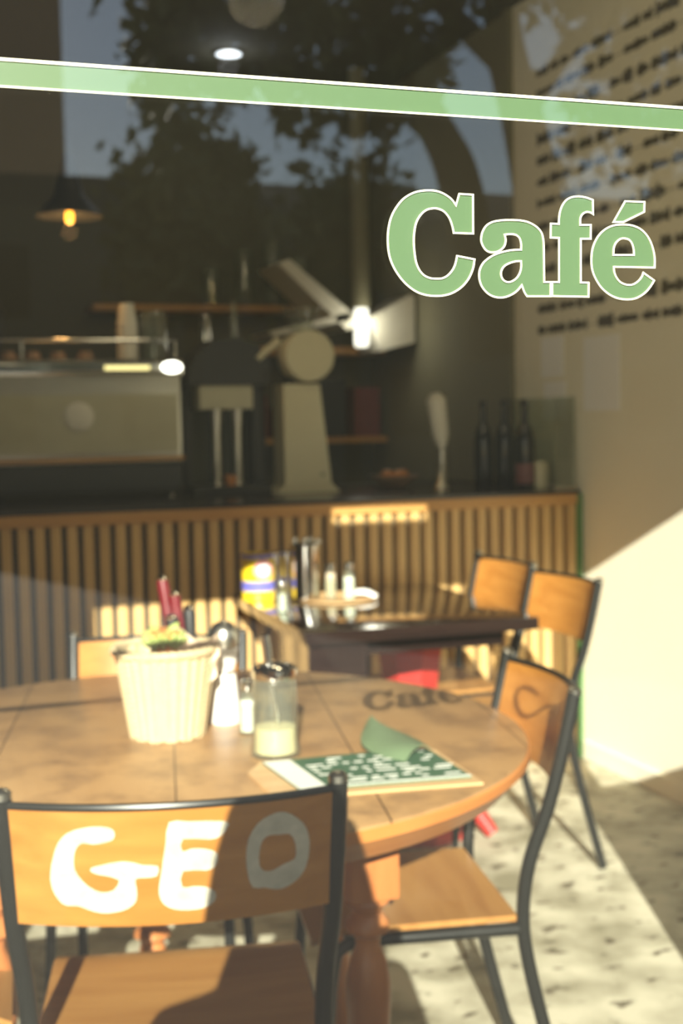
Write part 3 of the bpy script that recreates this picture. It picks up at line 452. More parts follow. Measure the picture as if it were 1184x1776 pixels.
# menu painted on the right wall
mn = thing('wall_menu', 'menu lettered in dark rows high on the right wall', 'menu')
rows = [1.689, 1.775, 1.93, 2.02, 2.105, 2.20, 2.285, 2.37, 2.455, 2.545, 2.64, 2.72]
rnd = random.Random(3)
for z in rows:
    y = 4.83; up = []; lo = []
    while y > 2.6:
        w = rnd.uniform(0.04, 0.16); h = rnd.uniform(0.026, 0.044)
        k = max(2, int(w / 0.017))
        for q in range(k):
            yy = y - q * w / k; hh = h * rnd.uniform(0.55, 1.3)
            up += [(yy, z + hh * 0.6), (yy - w / k * 0.8, z + hh * 0.6)]; lo += [(yy, z - hh * 0.4), (yy - w / k * 0.8, z - hh * 0.4)]
            up.append((yy - w / k * 0.82, z + 0.001)); lo.append((yy - w / k * 0.82, z - 0.001)); up.append((yy - w / k * 0.99, z + 0.001)); lo.append((yy - w / k * 0.99, z - 0.001))
        y -= w
        g = rnd.choice((0.015, 0.02, 0.03, 0.08)); up.append((y - g + .001, z + 0.001)); lo.append((y - g + .001, z - 0.001)); y -= g
    mb = MB().prism([up + lo[::-1]], lambda a, c: (2.557, a, c), (0.0025, 0, 0))
    mb.build('menu_row', M['ink'], mn, smooth=False)
struct(MB().box(2.54, 2.5595, 5.04, 5.10, 0, 3.05, 0.004).build('trim_1', M['walld'], smooth=False))
for i, (y0, y1, z0, z1, lb) in enumerate(((4.62, 4.80, 1.50, 1.66, 'pale flat sheet on the wall under the menu rows, upper of the far pair'),
                                     (4.60, 4.78, 1.33, 1.48, 'pale flat sheet on the wall under the menu rows, lower of the far pair'),
                                     (4.20, 4.46, 1.36, 1.64, 'larger pale flat sheet on the wall nearer the window'))):
    tag(MB().box(2.556, 2.5595, y0, y1, z0, z1).build('pale_wall_sheet', M['sheet'], smooth=False), lb, 'wall_sheet', 'pale sheets under the menu')  # flat pale rectangles on the wall below the menu rows

# ------------------------------------------------------------------ chairs
HW = 0.205
def plate_pt(u, z, off=0.0):
    return (u, -0.25 + (0.85 - z) * (0.035 / 0.15) - 0.045 * (1 - (u / HW) ** 2) - 0.006 - off, z)
def smooth_path(pts, n=5):
    out = []; P = [Vector(p) for p in pts]
    for i in range(len(P) - 1):
        p0 = P[max(i - 1, 0)]; p1 = P[i]; p2 = P[i + 1]; p3 = P[min(i + 2, len(P) - 1)]
        for k in range(n):
            t = k / n
            out.append(0.5 * ((2 * p1) + (-p0 + p2) * t + (2 * p0 - 5 * p1 + 4 * p2 - p3) * t * t + (-p0 + 3 * p1 - 3 * p2 + p3) * t ** 3))
    out.append(P[-1]); return out
def make_chair(label, group=None):
    t = thing('school_chair', label, 'chair', group=group)
    bp = MB().shell(lambda u, v: plate_pt((u * 2 - 1) * (HW - 0.004), 0.676 + v * 0.168), 18, 3, (0, 0.009, 0)).build('backrest', M['ply'], t)
    for s in (-1, 1):
        MB().tube(smooth_path([(s * .205, -.252, .862), (s * .204, -.235, .78), (s * .200, -.205, .66), (s * .193, -.172, .56), (s * .19, -.160, .47), (s * .192, -.168, .38), (s * .198, -.205, .22), (s * .208, -.262, .008)], 4), 0.0125).build('back_leg', M['steel'], t)
        MB().tube(smooth_path([(s * .188, -.158, .437), (s * .186, 0.0, .437), (s * .184, .12, .436), (s * .184, .163, .428), (s * .186, .182, .395), (s * .19, .197, .25), (s * .197, .222, .008)], 4), 0.0115).build('front_leg', M['steel'], t)
        MB().lathe([(0, 0.856), (.0125, .857), (.0128, .866), (.008, .871), (0, .872)], 12, (s * .205, -.2525)).build('tube_cap', M['brushed'], t)
    rl = MB().tube([Vector(plate_pt((k / 16 * 2 - 1) * HW, 0.849, -0.004)) for k in range(17)], 0.0055, 8).build('top_rail', M['steel'], t)
    MB().tube([(-.188, -.155, .437), (.188, -.155, .437)], 0.009).build('rear_rail', M['steel'], t)
    MB().tube([(-.184, .15, .434), (.184, .15, .434)], 0.009).build('front_rail', M['steel'], t)
    def seatf(u, v):
        x = (u * 2 - 1); y = -0.15 + v * 0.37
        w = 0.188 - 0.012 * max(0, v - 0.8) * 5 * max(0, v - 0.8) * 5 * 0.6
        return (x * w, y, 0.462 - 0.006 * (1 - x * x) * math.sin(v * PI) - 0.022 * max(0, v - 0.85) ** 2 * 40)
    MB().shell(seatf, 12, 14, (0, 0, -0.011)).build('seat', M['seat'], t)
    return t
def chair_at(L, R, zs=1.0, src=None, label=None, group=None):
    """L, R: the tops of the left and right posts seen from behind"""
    L = Vector(L); R = Vector(R); r = (R - L).normalized(); f = Vector((-r.y, r.x))
    o = (L + R) / 2 + f * 0.25; rz = math.atan2(r.y, r.x)
    c = dup(src, label=label, group=group) if src else None
    return (o.x, o.y, 0), rz, c
G = 'school chairs of honey plywood and black tube'
proto = make_chair('plywood school chair in front with GEO painted in white across its back', G)
CH = [(((1.129 , 2.018), (1.196, 2.40)), 1.0, 'plywood chair at the right side of the round table with a curl of shade'),
      (((1.952, 3.325), (1.952, 3.74)), 1.0, 'plywood chair at the dark table nearer the window, beside the sunlit wall'),
      (((1.985, 3.80), (1.985, 4.215)), 1.0, 'plywood chair at the dark table standing closest to the slatted counter'),
      (((0.835, 3.055), (0.393, 3.20)), 0.965, 'plywood chair facing out from behind the wicker basket'),
      (((-0.28, 2.42), (-0.32, 2.01)), 1.0, 'plywood chair at the left side of the round table, only its seat and tube showing')]
made = []
for (L, R), zs, lb in CH:
    c = dup(proto, label=lb, group=G)
    loc, rz, _ = chair_at(L, R)
    c.location = loc; c.rotation_euler = (0, 0, rz); c.scale = (1, 1, zs)
    made.append(c)
loc, rz, _ = chair_at((0.135, 1.745), (0.560, 1.655))
proto.location = loc; proto.rotation_euler = (0, 0, rz)
proto.scale = (1.09, 1, 1)
bk = [c for c in proto.children if c.name.startswith('backrest')][0]
for key in 'GEO':
    mb = MB()
    mb.prism(GLY[key], lambda u, z: plate_pt(u / 1.09, z, 0.0012), (0, 0.0010, 0))
    mb.build('painted_letter', M['paint'], bk, smooth=False)['label'] = 'white brushed letter ' + key

# ------------------------------------------------------------------ round table
rt = thing('round_table', 'big round wooden table with plank top and turned legs behind the GEO chair', 'table', (0.5, 2.42, 0))
R = 0.67
MB().lathe([(0, 0.712), (R - .03, .712), (R - .01, .716), (R - .002, .726), (R, .738), (R - .003, .7475), (R - .008, .750), (0, 0.750)], 96).build('tabletop', M['table'], rt)
MB().lathe([(R - .05, .7125), (R - .032, .690), (R - .028, .694), (R - .012, .713), (R + .0015, .727), (R + .0015, .742), (R - .0085, .7498), (R - .02, .7125)], 96).build('rim', M['rim'], rt)
MB().lathe([(.44, .7118), (.44, .63), (.46, .63), (.46, .7118)], 64).build('apron', M['rim'], rt)
def turned_leg(x, y):
    mb = MB().box(x - .042, x + .042, y - .042, y + .042, 0.565, 0.711, 0.004)
    mb.lathe([(.0, .566), (.034, .565), (.038, .555), (.028, .545), (.024, .535), (.036, .52), (.036, .505), (.022, .495), (.020, .48), (.030, .455), (.037, .42), (.038, .39),
              (.034, .33), (.027, .26), (.023, .225), (.024, .215), (.040, .205), (.042, .195), (.030, .187), (.026, .18), (.030, .16), (.036, .12), (.036, .08), (.026, .04), (.022, .0), (0, 0)], 28, (x, y))
    return mb
for x, y in ((.225, -.44), (-.36, -.22), (.40, .24), (0.03, .44)):
    turned_leg(x, y).build('leg', M['tleg'], rt)

# ------------------------------------------------------------------ dark table
dt = thing('dark_table', 'dark varnished rectangular table on a red iron base by the counter', 'table', (1.47, 3.90, 0), math.radians(-1.5))
MB().box(-.36, .36, -.45, .46, .712, .750, 0.004).build('tabletop', M['dark'], dt)
MB().box(-.28, .28, -.37, .38, .66, .7115).build('apron', M['dark'], dt, smooth=False)
MB().box(-.345, -.17, -.42, -.10, .60, .7115, 0.004).build('drawer_case', M['dark'], dt, smooth=False)
ped = MB()
ped.lathe([(.0, .66), (.14, .66), (.145, .64), (.11, .60), (.095, .50), (.09, .40), (.10, .28), (.125, .18), (.16, .10), (.20, .04), (.205, 0.02), (.205, 0), (0, 0)], 8, (.12, 0))
ped.build('pedestal', M['red'], dt, ang=20)
for a in range(4):
    th = a * PI / 2 + PI / 4; c, s = math.cos(th), math.sin(th)
    MB().tube([(.12 + c * .08, s * .08, .30), (.12 + c * .17, s * .17, .20), (.12 + c * .24, s * .24, .07), (.12 + c * .28, s * .28, .022)], [.03, .03, .026, .022], 10).build('foot', M['red'], dt)

# ------------------------------------------------------------------ on the round table
ZT = 0.7505
def basket():
    t = thing('wicker_basket', 'pale woven wicker basket on the round table, holding a plant and cutlery', 'basket', (0.494, 2.445, ZT))
    mb = MB(); H = 0.165
    n, m = 96, 34
    def f(u, v, k=1.0):
        z = v * H; a = u * 2 * PI
        r = 0.070 + 0.026 * v
        w = math.sin(a * 14) * math.cos(v * m * PI) * 0.0036 + 0.0024 * math.cos(a * 28)
        return ((r * k + w) * math.cos(a), (r * k + w) * math.sin(a), z)
    mb.grid(lambda u, v: f(u, v), 168, m * 4)
    mb.grid(lambda u, v: (f(u, v)[0] * .93, f(u, v)[1] * .93, f(u, v)[2] + .002), 72, 8)
    mb.lathe([(0, .001), (.071, .001), (.071, .006), (0, .006)], 48)
    mb.build('woven_body', M['wicker'], t, ang=180)
    mb = MB()
    for k in range(3):
        pts = [((.0965 + .004 * math.sin(i * 1.1 + k * 2.1)) * math.cos(2 * PI * i / 72), (.0965 + .004 * math.sin(i * 1.1 + k * 2.1)) * math.sin(2 * PI * i / 72), H + .002 + .004 * math.cos(i * 1.1 + k * 2.1)) for i in range(72)]
        mb.tube(pts, .0055, 6, closed=True)
    mb.build('braided_rim', M['wicker'], t)
    return t
basket()
# plant in the basket
pl = thing('succulent_plant', 'small green succulent growing out of the wicker basket', 'plant', (0.488, 2.420, ZT + .155))
MB().lathe([(0, 0), (.024, 0), (.032, .05), (.03, .052), (0, .048)], 20).build('pot', M['orange'], pl)
rnd = random.Random(5)
mb = MB()
for k in range(34):
    a = k * 2.4; r = 0.006 + .0058 * math.sqrt(k); z = .085 - r * .8
    d = Vector((math.cos(a), math.sin(a), .9)).normalized()
    p = Vector((r * .5 * math.cos(a), r * .5 * math.sin(a), z - .04))
    mb.tube([p, p + d * .015, p + d * .028, p + d * .034], [.003, .0075, .006, .0008], 7)
mb.build('leaves', M['succ'], pl)
# cutlery handles standing in the basket
def knife(x, y, dx, dy, mat, lb, L=0.185, z0=0.10):
    t = thing('table_knife', lb, 'cutlery', (x, y, ZT + z0 - .02), group='cutlery in the wicker basket')
    d = Vector((dx, dy, 1)).normalized()
    MB().tube([d * 0.0, d * .05, d * .06], [.004, .006, .006], 8).build('blade', M['chrome'], t)
    MB().tube([d * .061, d * .10, d * L * .85, d * (L - .012)], [.009, .0115, .0125, .0115], 10).build('handle', mat, t)
    MB().lathe([(0, -.004), (.011, -.002), (.0125, .003), (.006, .008), (0, .009)], 12).xf(Matrix.Translation(d * (L - .012))).build('end_cap', M['chrome'], t)
knife(.532, 2.49, -.12, .16, M['redh'], 'red handled knife leaning out of the basket, tallest and leftmost of the cutlery', .225)
knife(.542, 2.475, -.10, .10, M['redh'], 'red handled knife in the middle of the basket cutlery', .195)
knife(.530, 2.452, -.14, .05, M['black'], 'black handled knife with bright end cap in front of the red knives', .155)
knife(.552, 2.475, .00, .10, M['black'], 'black handled knife standing rightmost in the wicker basket', .165)
nk = MB().shell(lambda u, v: (.045 * (u - .5) * 2, .02 * math.sin(u * 5) + .006 * math.sin(v * 9), v * .085 + .012 * math.sin(u * 7)), 14, 8, (.002, .004, 0))
o = nk.build('folded_napkin', M['bread']); o.location = (.535, 2.41, ZT + .11); o.rotation_euler = (.15, 0, .2)
tag(o, 'pinkish folded napkin tucked into the right side of the basket', 'napkin')

# white waisted mill with a dark dome
pm = thing('pepper_mill', 'tall white waisted mill with a dark metal dome beside the basket', 'mill', (0.622, 2.50, ZT))
MB().lathe([(0, 0), (.030, 0), (.031, .004), (.0285, .04), (.0235, .09), (.022, .098), (.0, .098)], 32).build('base', M['white'], pm)
MB().lathe([(0, .0985), (.018, .0985), (.0175, .104), (.0, .104)], 32).build('collar', M['brushed'], pm)
MB().lathe([(0, .1045), (.020, .1045), (.026, .125), (.029, .148), (.0, .150)], 32).build('upper_body', M['white'], pm)
MB().lathe([(0, .1505), (.027, .1505), (.030, .165), (.027, .185), (.018, .198), (.006, .203), (0, .204)], 32).build('dome', M['brushed'], pm)

def shaker(x, y, z, label, fill, h=.085, r=.0155, group=None, grounds=0.75):
    t = thing('condiment_shaker', label, 'shaker', (x, y, z), group=group)
    MB().lathe([(0, 0), (r, 0), (r * 1.02, .003), (r * .95, h * .45), (r * .70, h * .76), (r * .68, h * .80), (r * .62, h * .80), (r * .64, h * .76), (r * .86, h * .45), (r * .9, .004), (0, .004)], 24).build('glass_body', M['jar'], t)
    MB().lathe([(0, .0045), (r * .88, .0045), (r * .84, h * .44), (r * .78, h * .5 * grounds / .7), (0, h * .52 * grounds / .7)], 20).build('contents', fill, t)
    MB().lathe([(0, h * .801), (r * .80, h * .801), (r * .84, h * .83), (r * .74, h * .95), (r * .4, h * .995), (0, h)], 24).build('metal_cap', M['chrome'], t)
    return t
GS = 'glass condiment shakers'
shaker(.640, 2.395, ZT, 'salt shaker standing between the white mill and the sugar pourer', M['salt'], .105, .0175, GS, .85)

# sugar pourer
sp = thing('sugar_pourer', 'glass sugar pourer with chrome lid and spout, a third full, near the menu', 'sugar pourer', (0.642, 2.215, ZT))
sp.scale = (1.13, 1.13, 1.13)
MB().lathe([(0, 0), (.038, 0), (.040, .004), (.0395, .014), (.037, .022), (.0355, .030), (.0355, .118), (.033, .124), (.033, .120), (.0335, .030), (.034, .02), (.034, .006), (0, .006)], 40).build('glass_body', M['jar'], sp)
MB().lathe([(0, .0065), (.0335, .0065), (.0330, .026), (.0328, .046), (0, .049)], 32).build('sugar', M['sugar'], sp)
MB().lathe([(0, .1245), (.0355, .1245), (.0365, .128), (.0360, .139), (.030, .144), (.012, .147), (0, .147)], 40).build('lid', M['chrome'], sp)
MB().tube([(-.010, 0, .146), (-.012, 0, .170), (-.015, 0, .192)], .0075, 14).build('spout', M['chrome'], sp)
MB().tube([(.006, .0, .020), (.004, .0, .07), (-.006, .0, .123)], .0045, 10).build('inner_tube', M['chrome'], sp)

# menu on its board
mb_ang = math.atan2(1.935 - 1.966, .894 - .608)
bd = tag(MB().prism([[(.560, 2.105), (.562, 1.944), (.900, 1.898), (.912, 2.12), (.90, 2.14), (.60, 2.165)]], lambda a, b: (a, b, ZT), (0, 0, .004)).build('wooden_menu_board', M['board'], smooth=False),
         'thin pale wooden board lying under the green menu', 'board')
mc = thing('menu_card', 'dark green printed menu card lying on the wooden board by the table edge', 'menu', (0, 0, 0))
quad = [Vector((.598, 2.150)), Vector((.608, 1.963)), Vector((.893, 1.928)), Vector((.897, 2.132))]
def mq(u, v):
    a = quad[1].lerp(quad[2], u); b = quad[0].lerp(quad[3], u); return a.lerp(b, v)
MB().prism([[tuple(q) for q in quad]], lambda a, b: (a, b, ZT + .0045), (0, 0, .003)).build('card', M['menu'], mc, smooth=False)
def patch(u0, u1, v0, v1, name, mat, z=ZT + .0077):
    return MB().prism([[tuple(mq(u, v)) for u, v in ((u0, v0), (u1, v0), (u1, v1), (u0, v1))]], lambda a, b: (a, b, z), (0, 0, .0004)).build(name, mat, mc, smooth=False)
patch(0.0, .16, .02, .98, 'white_margin', M['chalk'])
patch(.165, 1.0, .0, .045, 'white_border', M['chalk'])
mb = MB(); rnd = random.Random(11)
for v in (.12, .2, .3, .38, .5, .6, .7, .8, .88):
    u = .2
    while u < .92:
        w = rnd.uniform(.03, .12)
        if rnd.random() < .62:
            q = [tuple(mq(a, b)) for a, b in ((u, v), (u + w, v), (u + w, v + .035), (u, v + .035))]
            mb.prism([q], lambda a, b: (a, b, ZT + .0077), (0, 0, .0004))
        u += w + .03
mb.build('printed_lines', M['chalk'], mc, smooth=False)
def curl(u, v):      # a leaf of the menu that curls up off the card
    c = Vector((.850, 2.30)).lerp(Vector((.842, 2.055)), u) + Vector((-.030, 0)) * math.sin(u * PI)
    w = .012 + .060 * max(0, math.sin(u ** 1.3 * PI * .93)) + .03 * u
    q = c + Vector((.97, .22)) * w * (v - .3)
    z = ZT + .0095 + .012 * (1 - u) ** 2 + .016 * (v * (1 - v)) * 4 * u + .012 * v
    return (q.x, q.y, z)
cu = MB().shell(curl, 20, 8, (0, 0, -.0012)).build('curled_leaf', M['leafpage'], mc)

# ------------------------------------------------------------------ on the dark table
ZD = 0.7505
def holder(x, y, h, r, label):
    t = thing('cutlery_holder', label, 'cutlery holder', (x, y, ZD + .0105), group='steel cutlery holders')
    MB().lathe([(0, 0), (r, 0), (r, h), (r - .0015, h + .001), (r - .003, h), (r - .003, .003), (0, .003)], 36).build('cup', M['chrome'], t)
    return t
tr = tag(MB().lathe([(0, 0), (.12, 0), (.128, .004), (.130, .010), (.127, .010), (.12, .005), (0, .005)], 48).build('round_tray', M['board']), 'thin round wooden tray under the shakers on the dark table', 'tray')
tr.location = (1.40, 4.055, ZD)
holder(1.300, 4.09, .175, .047, 'tall steel cutlery holder on the round tray, right of the other two')
for (x, y, h, r, lb) in ((1.228, 4.20, .150, .027, 'slim steel holder behind the tall one, next to the tin'), (1.262, 4.175, .155, .022, 'narrow steel holder between the slim and the tall ones')):
    t = thing('cutlery_holder', lb, 'cutlery holder', (x, y, ZD), group='steel cutlery holders')
    MB().lathe([(0, 0), (r, 0), (r, h), (r - .0015, h + .001), (r - .003, h), (r - .003, .003), (0, .003)], 28).build('cup', M['chrome'], t)
rnd = random.Random(2)
for i, (dx, dy, lx, ly, lb) in enumerate(((-.012, .005, -.10, .0, 'fork leaning left in the tall steel holder'), (.010, .01, .16, .02, 'fork leaning right in the tall steel holder'),
                                 (.0, -.01, .03, -.05, 'spoon upright in the tall steel holder'), (.016, -.006, .26, .0, 'spoon leaning far right over the edge of the tall holder'))):
    t = thing('fork' if i < 2 else 'spoon', lb, 'cutlery', (1.295 + dx * .5, 4.10 + dy * .5, ZD + .016))
    d = Vector((lx, ly, 1)).normalized()
    MB().tube([d * 0, d * .10, d * .165], [.0025, .003, .0035], 8).build('handle', M['chrome'], t)
    MB().lathe([(0, -.014), (.006, -.012), (.0095, 0), (.006, .014), (0, .018)], 10, sy=.35).xf(Matrix.Translation(d * .178)).build('bowl', M['chrome'], t)
shaker(1.376, 4.055, ZD + .0055, 'pepper shaker with pale brown grounds on the round tray', M['pepper'], .118, .020, GS, 1.0)
shaker(1.420, 4.000, ZD + .0055, 'salt shaker on the round tray beside the pepper', M['salt'], .125, .021, GS, .85)
shaker(1.150, 3.86, ZD, 'small chrome topped shaker alone near the edge of the dark table', M['salt'], .10, .014, GS, .8)
o = tag(MB().shell(lambda u, v: ((u - .5) * .075, (v - .5) * .05, .012 + .010 * math.sin(u * 3) + .006 * math.sin(v * 6)), 12, 8, (0, 0, -.010)).build('paper_napkin', M['salt']), 'crumpled white napkin on the right end of the round tray', 'napkin')
o.location = (1.487, 4.03, ZD + .0065); o.rotation_euler = (0, .25, -.4)
# tin
tn = thing('tin_can', 'yellow and blue printed tin used as a pot on the dark table', 'tin', (1.160, 4.17, ZD), math.radians(0))
r = .054; 
MB().lathe([(0, 0), (r, 0), (r + .001, .003), (r, .006), (r, .150), (r + .001, .153), (r, .156), (r - .002, .156), (r - .002, .004), (0, .004)], 48).build('can', M['yellow'], tn)
MB().lathe([(r + .0004, .034), (r + .0009, .0345), (r + .0009, .0655), (r + .0004, .066)], 48).build('blue_band', M['blue'], tn)
MB().lathe([(r + .0004, .142), (r + .0009, .1425), (r + .0009, .1555), (r + .0004, .156)], 48).build('blue_top_band', M['blue'], tn)
def onr(a, z, k): return (k * math.sin(a), -k * math.cos(a), z)
def disc(ra, rz, zc, k, name, mat, a0=.1):
    MB().prism([[(a0 + ra * math.cos(q * PI / 12), zc + rz * math.sin(q * PI / 12)) for q in range(24)]], lambda a, z: onr(a, z, k), (0, -.0003, 0)).build(name, mat, tn, smooth=False)
disc(.62, .032, .105, r + .0012, 'pink_disc', M['pink'])
disc(.36, .020, .105, r + .0017, 'white_disc', M['white'])

# ------------------------------------------------------------------ behind the bar
ZC = 1.0565
em = thing('espresso_machine', 'wide steel espresso machine at the left end of the counter', 'espresso machine', (0, 0, 0))
b = MB().box(-.35, 1.095, 4.98, 5.28, 1.19, 1.56, .02); b.build('steel_body', M['brushed'], em)
MB().box(-.36, 1.10, 4.955, 5.0, 1.525, 1.585, .012).build('top_bar', M['chrome'], em)
MB().box(-.34, 1.09, 4.99, 5.28, 1.075, 1.189, .01).build('dark_base', M['black'], em)
for x in (-.28, 1.05):
    MB().lathe([(0, ZC), (.03, ZC), (.025, 1.0745), (0, 1.0745)], 16, (x, 5.04)).build('foot', M['chrome'], em)
MB().box(-.32, 1.10, 4.97, 4.981, 1.20, 1.215).build('lower_trim', M['rail'], em, smooth=False)
MB().box(-.32, 1.08, 4.974, 4.98, 1.235, 1.455, .002).build('mirror_panel', M['panelc'], em, smooth=False)
MB().lathe([(0, 0), (.055, 0), (.055, .006), (.048, .010), (0, .012)], 32).xf(Matrix.Translation((.70, 4.973, 1.372)) @ Matrix.Rotation(PI / 2, 4, 'X')).build('round_badge', M['cup'], em)
MB().box(.80, .97, 4.948, 4.954, 1.545, 1.562).build('highlight_strip', M['warm'], em, smooth=False)  # glowing strip in place of a yellow highlight on the chrome
MB().lathe([(0, 0), (.030, 0), (.026, .012), (0, .016)], 20).xf(Matrix.Translation((1.055, 4.953, 1.555)) @ Matrix.Rotation(PI / 2, 4, 'X') @ Matrix.Diagonal((1.35, .75, 1, 1))).build('highlight_oval', M['white_lit'], em)  # glowing oval in place of a white highlight on the chrome
MB().tube([(-.35, 5.0, 1.66), (1.09, 5.0, 1.66)], .007).build('cup_rail', M['chrome'], em)
for x in (-.3, .1, .5, 1.08):
    MB().tube([(x, 5.0, 1.58), (x, 5.0, 1.66)], .005).build('rail_post', M['chrome'], em)
# cups on the machine
cs = thing('coffee_cup', 'stoneware cup upturned on the espresso machine, far left of the row', 'cup', (.18, 5.10, 1.5605), group='cups warming on the machine')
MB().lathe([(0, 0.062), (.024, .062), (.034, .03), (.040, .0), (.037, .0), (.031, .03), (.02, .058), (0, .058)], 24).build('bowl', M['cupbrown'], cs)
MB().tube(smooth_path([(.034, 0, .045), (.052, 0, .045), (.058, 0, .028), (.038, 0, .012)], 4), .004, 8).build('handle', M['cupbrown'], cs)
for i, (x, y) in enumerate(((.27, 5.12), (.36, 5.09), (.46, 5.12), (.55, 5.10), (.65, 5.13), (.75, 5.10))):
    dup(cs, (x, y, 1.5605), .4 * i, 'stoneware cup upturned on the espresso machine, %s in the row from its left end' % ('second', 'third', 'fourth', 'fifth', 'sixth', 'last')[i])
# stacked takeaway cups
for k in range(9):
    z = 1.561 + .0195 * k
    c = MB().lathe([(.0, z + .085), (.026, z + .085), (.040, z + .0), (.038, z), (.0245, z + .082), (0, z + .082)], 24, (.905, 5.045)).build('paper_cup', M['cup'])
    tag(c, 'white paper takeaway cup in the tall stack on the machine, ' + ('lowest', 'second from the bottom', 'third from the bottom', 'fourth from the bottom', 'fifth from the bottom', 'fourth from the top', 'third from the top', 'second from the top', 'topmost')[k], 'cup', 'stacked paper cups')
def glass_pot(x, y, z, h, r, label, mat=None, name='glass_jar', cat='jar', group=None):
    return tag(MB().lathe([(0, 0), (r, 0), (r, h * .9), (r * .9, h), (r * .86, h), (r * .94, h * .88), (r * .94, .004), (0, .004)], 24, (0, 0)).xf(Matrix.Translation((x, y, z))).build(name, mat or M['jar']), label, cat, group)
glass_pot(1.02, 5.10, 1.5605, .22, .05, 'tall clear glass jar beside the stack of paper cups')
# hopper of grinder standing at left
hp = thing('coffee_grinder', 'dark coffee grinder with rounded hopper behind the machine at far left', 'coffee grinder', (.36, 5.45, 0))
MB().lathe([(0, 1.055), (.10, 1.055), (.10, 1.60), (.0, 1.60)], 28).build('body', M['black'], hp)
MB().lathe([(0, 1.601), (.085, 1.601), (.115, 1.70), (.120, 1.80), (.10, 1.85), (.05, 1.868), (0, 1.87)], 28).build('hopper', M['black'], hp)
bk = tag(MB().box(-1.6, 2.5, 5.33, 5.55, .0, 1.054).build('rear_cabinet', M['backing'], smooth=False), 'dark cabinet standing directly behind the slatted counter', 'cabinet')

# brewer with steel columns
bw = thing('coffee_brewer', 'black coffee brewer with cream panel and two steel columns left of the beige grinder', 'coffee brewer', (1.29, 5.02, ZC))
MB().box(-.15, .165, -.03, .16, 0, .035, .006).build('base_tray', M['black'], bw)
MB().box(-.155, -.125, .10, .16, .0355, .44, .006).build('side_post', M['black'], bw)
MB().box(.11, .165, .04, .16, .0355, .50, .01).build('side_post', M['black'], bw)
MB().box(-.12, .105, .13, .15, .0355, .42).build('back_panel', M['backing'], bw, smooth=False)
h = MB(); h.prism([[(-.16, .43), (.165, .43), (.17, .52), (.13, .58), (.04, .615), (-.06, .60), (-.13, .55), (-.16, .48)]], lambda a, b: (a, -.02, b), (0, .18, 0)); h.build('hood', M['black'], bw, smooth=False)
MB().box(-.115, .10, -.01, .12, .335, .429, .008).build('cream_panel', M['panelc'], bw)
for x in (-.045, .04):
    MB().lathe([(0, .036), (.026, .036), (.018, .05), (.017, .25), (.022, .30), (.024, .334), (0, .334)], 20, (x, .02)).build('steel_column', M['brushed'], bw)
tag(MB().lathe([(0, 0), (.02, 0), (.026, .04), (.022, .04), (0, .006)], 20, (1.288, 5.00)).xf(Matrix.Translation((0, 0, ZC + .0355))).build('espresso_cup', M['orange']), 'small orange cup between the steel columns of the brewer', 'cup')
# glass things on the brewer
glass_pot(1.215, 5.07, 1.662, .10, .022, 'small bright glass standing on the black brewer', M['chrome'], 'cream_whipper', 'whipper')
glass_pot(1.335, 5.07, 1.668, .15, .013, 'thin glass tube standing on the brewer hood', None, 'glass_tube', 'tube')

# beige grinder
gr = thing('bag_grinder', 'beige enamel shop grinder with a round drum face in the middle of the counter', 'coffee grinder', (1.59, 5.0, ZC))
pr = MB().prism([[(-.095, .43), (.055, .43), (.098, .035), (.135, .0), (-.135, 0), (-.095, .03)]], lambda a, b: (a, -.06, b), (0, .15, 0))
pr.build('tapered_body', M['beige'], gr, smooth=False)
MB().lathe([(0, 0), (.098, 0), (.102, .005), (.102, .11), (.095, .14), (0, .15)], 44).xf(Matrix.Translation((.008, -.09, .54)) @ Matrix.Rotation(-PI / 2, 4, 'X')).build('drum', M['beige'], gr)
MB().box(-.06, .03, -.03, .08, .4305, .46, .004).build('neck', M['black'], gr)
MB().tube([(-.09, .0, .60), (-.15, .0, .56), (-.18, .0, .53)], [.022, .014, .012], 12).build('side_lever', M['beige'], gr)
MB().lathe([(0, 0), (.006, 0), (.006, .004), (0, .005)], 12).xf(Matrix.Translation((.06, -.061, .07)) @ Matrix.Rotation(PI / 2, 4, 'X')).build('switch', M['black'], gr)
MB().lathe([(.0, .645), (.04, .645), (.075, .73), (.078, .735), (.072, .735), (.0, .66)], 28).build('bean_hopper', M['jar'], gr)

# small lamp glints, bowls, bottles, jars at right of the counter
o = thing('fruit_bowl', 'low bowl with orange fruit on the counter right of the beige grinder', 'bowl', (1.98, 5.0, ZC))
MB().lathe([(0, 0), (.04, 0), (.10, .045), (.105, .055), (.098, .05), (.04, .006), (0, .006)], 32).build('bowl', M['cupbrown'], o)
for i, (x, y, lb) in enumerate(((1.95, 5.0, 'orange fruit at the left in the low bowl'), (2.02, 5.01, 'orange fruit at the right in the low bowl'), (1.985, 4.965, 'orange fruit in front in the low bowl'))):
    tag(MB().lathe([(0, -.03), (.02, -.023), (.03, 0), (.02, .023), (0, .03)], 20, (x, y)).xf(Matrix.Translation((0, 0, ZC + .05))).build('orange_fruit', M['orange']), lb, 'fruit', 'fruit in the low bowl')
bt = thing('dark_bottle', 'dark glass bottle on the counter, leftmost of the three', 'bottle', (2.32, 4.86, ZC), group='dark bottles on the counter')
MB().lathe([(0, 0), (.036, 0), (.038, .006), (.038, .19), (.032, .225), (.016, .26), (.014, .275), (.014, .33), (0, .33)], 28).build('glass', M['bottle'], bt)
MB().lathe([(.0, .3305), (.0155, .3305), (.0155, .352), (0, .353)], 16).build('cap', M['black'], bt)
dup(bt, (2.395, 4.82, ZC), 0, 'dark glass bottle on the counter, middle one of the three')
b3 = dup(bt, (2.405, 4.66, ZC), 0, 'dark glass bottle with a wine red label, rightmost of the three')
